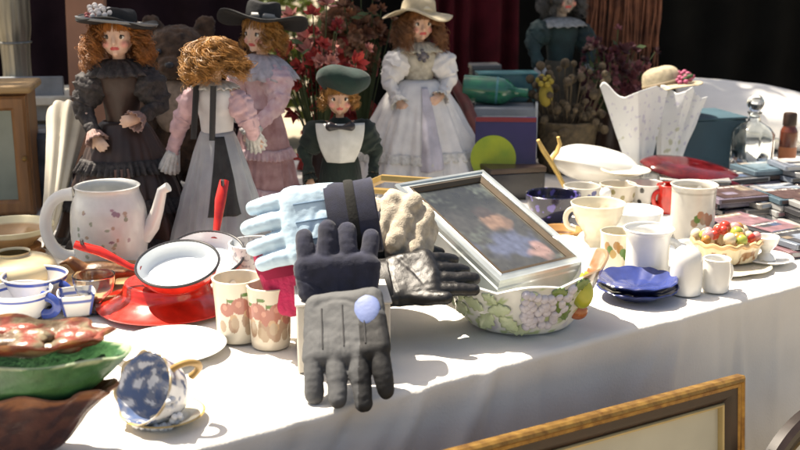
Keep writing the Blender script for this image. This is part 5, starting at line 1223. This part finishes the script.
# ------------------------------------------------------------------ tree that shades the back of the stall, and the hedge beyond
def shade_d(x, y):
    p = V((x, y, 0))-V((EA.x, EA.y, 0)); u = p.dot(EU); w_ = p.dot(EW)
    return u, w_
LIT = []      # (world point, radius) kept open to the sun
def hole(px, py, Y, r): LIT.append((Q(px, py, Y), r))
for a in [(740, 112, 2.80, .17), (600, 158, 2.52, .11), (60, 150, 2.12, .05), (172, 146, 2.1, .035), (640, 120, 2.6, .08), (680, 115, 2.58, .06), (125, 45, 2.2, .03), (20, 100, 2.8, .10), (255, 225, 1.95, .05), (100, 195, 2.0, .07), (270, 165, 2.2, .03), (155, 200, 2.05, .05), (230, 150, 2.0, .05), (400, 30, 2.55, .04), (200, 45, 2.1, .05), (650, 75, 2.8, .06)]: hole(*a)
random.seed(77)
tr_base = V((-4.6, 5.2, 0))
lv = G(); centers = []
def leafquad(g, c, s, rnd):
    a = V((rnd.gauss(0, 1), rnd.gauss(0, 1), rnd.gauss(0, .6))).normalized(); b_ = a.orthogonal().normalized(); b_ = (b_*math.cos(rnd.random()*6)+a.cross(b_)*math.sin(rnd.random()*6)); n = a.cross(b_)
    g.add([c-a*s, c+b_*s*.42+n*s*.08, c+a*s, c-b_*s*.42+n*s*.08], [(0, 1, 2, 3)])
rnd = random.Random(5)
made = 0
while made < 24000:
    u = rnd.uniform(-1.0, 3.4); w_ = rnd.uniform(.55, 2.5)
    ulim = .70+.10*nz((u*2.2, 0, 4)) + (.06 if u > .9 else -.02)
    if u > .95: ulim = max(ulim, .64)
    if w_ < ulim: continue
    zt = rnd.choice((.78, .9, 1.0, 1.1))
    tgt = TW(u, w_, zt)
    cl_ = nz((u*8, w_*8, 11))+.35*nz((u*19, w_*19, 5))
    if cl_ < -.24 and rnd.random() < .985: continue
    tt = rnd.uniform(2.9, 4.4); c = tgt+S*tt
    ok = True
    for (q, r) in LIT:
        d = c-q; 
        if (d-S*d.dot(S)).length < r: ok = False; break
    if not ok: continue
    # keep the sunny table front and the things on it clear
    for zz in (ZT, .86, .98):
        k = (c.z-zz)/S.z; q = c-S*k; uu, ww = shade_d(q.x, q.y)
        if ww < ulim-.02 and -.5 < uu < 2.3: ok = False; break
    if not ok: continue
    centers.append(c); leafquad(lv, c, rnd.uniform(.028, .055), rnd); made += 1
for k in range(9000):
    c = V((-3.6+rnd.gauss(0, 1.1), 4.9+rnd.gauss(0, 1.0), 5.0+rnd.gauss(0, .6)))
    kk = (c.z-.85)/S.z; q = c-S*kk; uu, ww = shade_d(q.x, q.y)
    if ww < .75 and -.7 < uu < 2.6: continue
    if any(((c-q2)-S*(c-q2).dot(S)).length < r for q2, r in LIT): continue
    leafquad(lv, c, rnd.uniform(.04, .08), rnd); 
t = T('shade_tree', 'leafy tree behind the stall whose crown shades the back of the table', 'tree', tr_base)
g = G(); g.tube([(0, 0, -.1), (.05, 0, .8), (.0, .05, 2.2), (.15, 0, 3.6), (.3, -.1, 4.8)], [.24, .19, .16, .13, .09], 14)
for e in ((1.9, -1.2, 4.2), (2.6, -.4, 4.3), (3.4, -.6, 4.3), (.6, -.6, 5.4), (2.0, .3, 5.2), (-.8, .2, 5.4), (4.2, .2, 4.5)):
    e = V(e); s0 = V((.12, 0, 3.0)); g.tube([s0, s0.lerp(e, .4)+V((0, 0, .35)), s0.lerp(e, .75)+V((.05, 0, .2)), e], [.09, .06, .04, .015], 8)
ob('trunk', g, mat('bark', (.11, .085, .06), .9, .4, 8, bump=.8, bs=30, streak=(3, 3, .6)), t, angle=80)
lv.v = [p-tr_base for p in lv.v]
leafm = mat('leaf_green', (.070, .115, .030), .5, .4, 1.5)
ob('crown', lv, leafm, t, smooth=False)
gq = Q(300, 12, 7.2)
random.seed(2); rnd = random.Random(8)
for i, (dx, lbl) in enumerate(((-.55, 'sunlit yellow green bush seen left in the gap between the dark sheets'), (.25, 'sunlit yellow green bush seen right in the gap between the dark sheets'))):
    bt = V((gq.x+dx, 7.3+.3*i, 0)); t = T('bush', lbl, 'bush', bt, group='bushes behind the stall')
    g = G(); g2 = G()
    for k in range(2600):
        a = V((rnd.gauss(0, 1), rnd.gauss(0, 1), rnd.gauss(0, 1))).normalized()*rnd.uniform(.55, 1)**.5
        c = V((a.x*.62, a.y*.5, .72+a.z*.68))*(1+.15*nz(a*2)); leafquad(g, c, rnd.uniform(.03, .06), rnd)
    ob('foliage', g, mat('bright_leaf', (.20, .24, .045), .5, .4, 6, c2=(.09, .14, .02)), t, smooth=False)
    for k in range(6): a = k*1.05; g2.tube([(0, 0, -.03), (.12*math.cos(a), .12*math.sin(a), .5), (.35*math.cos(a), .3*math.sin(a), 1.1)], [.022, .015, .006], 7)
    ob('stem', g2, M['darkwood'], t, angle=80)
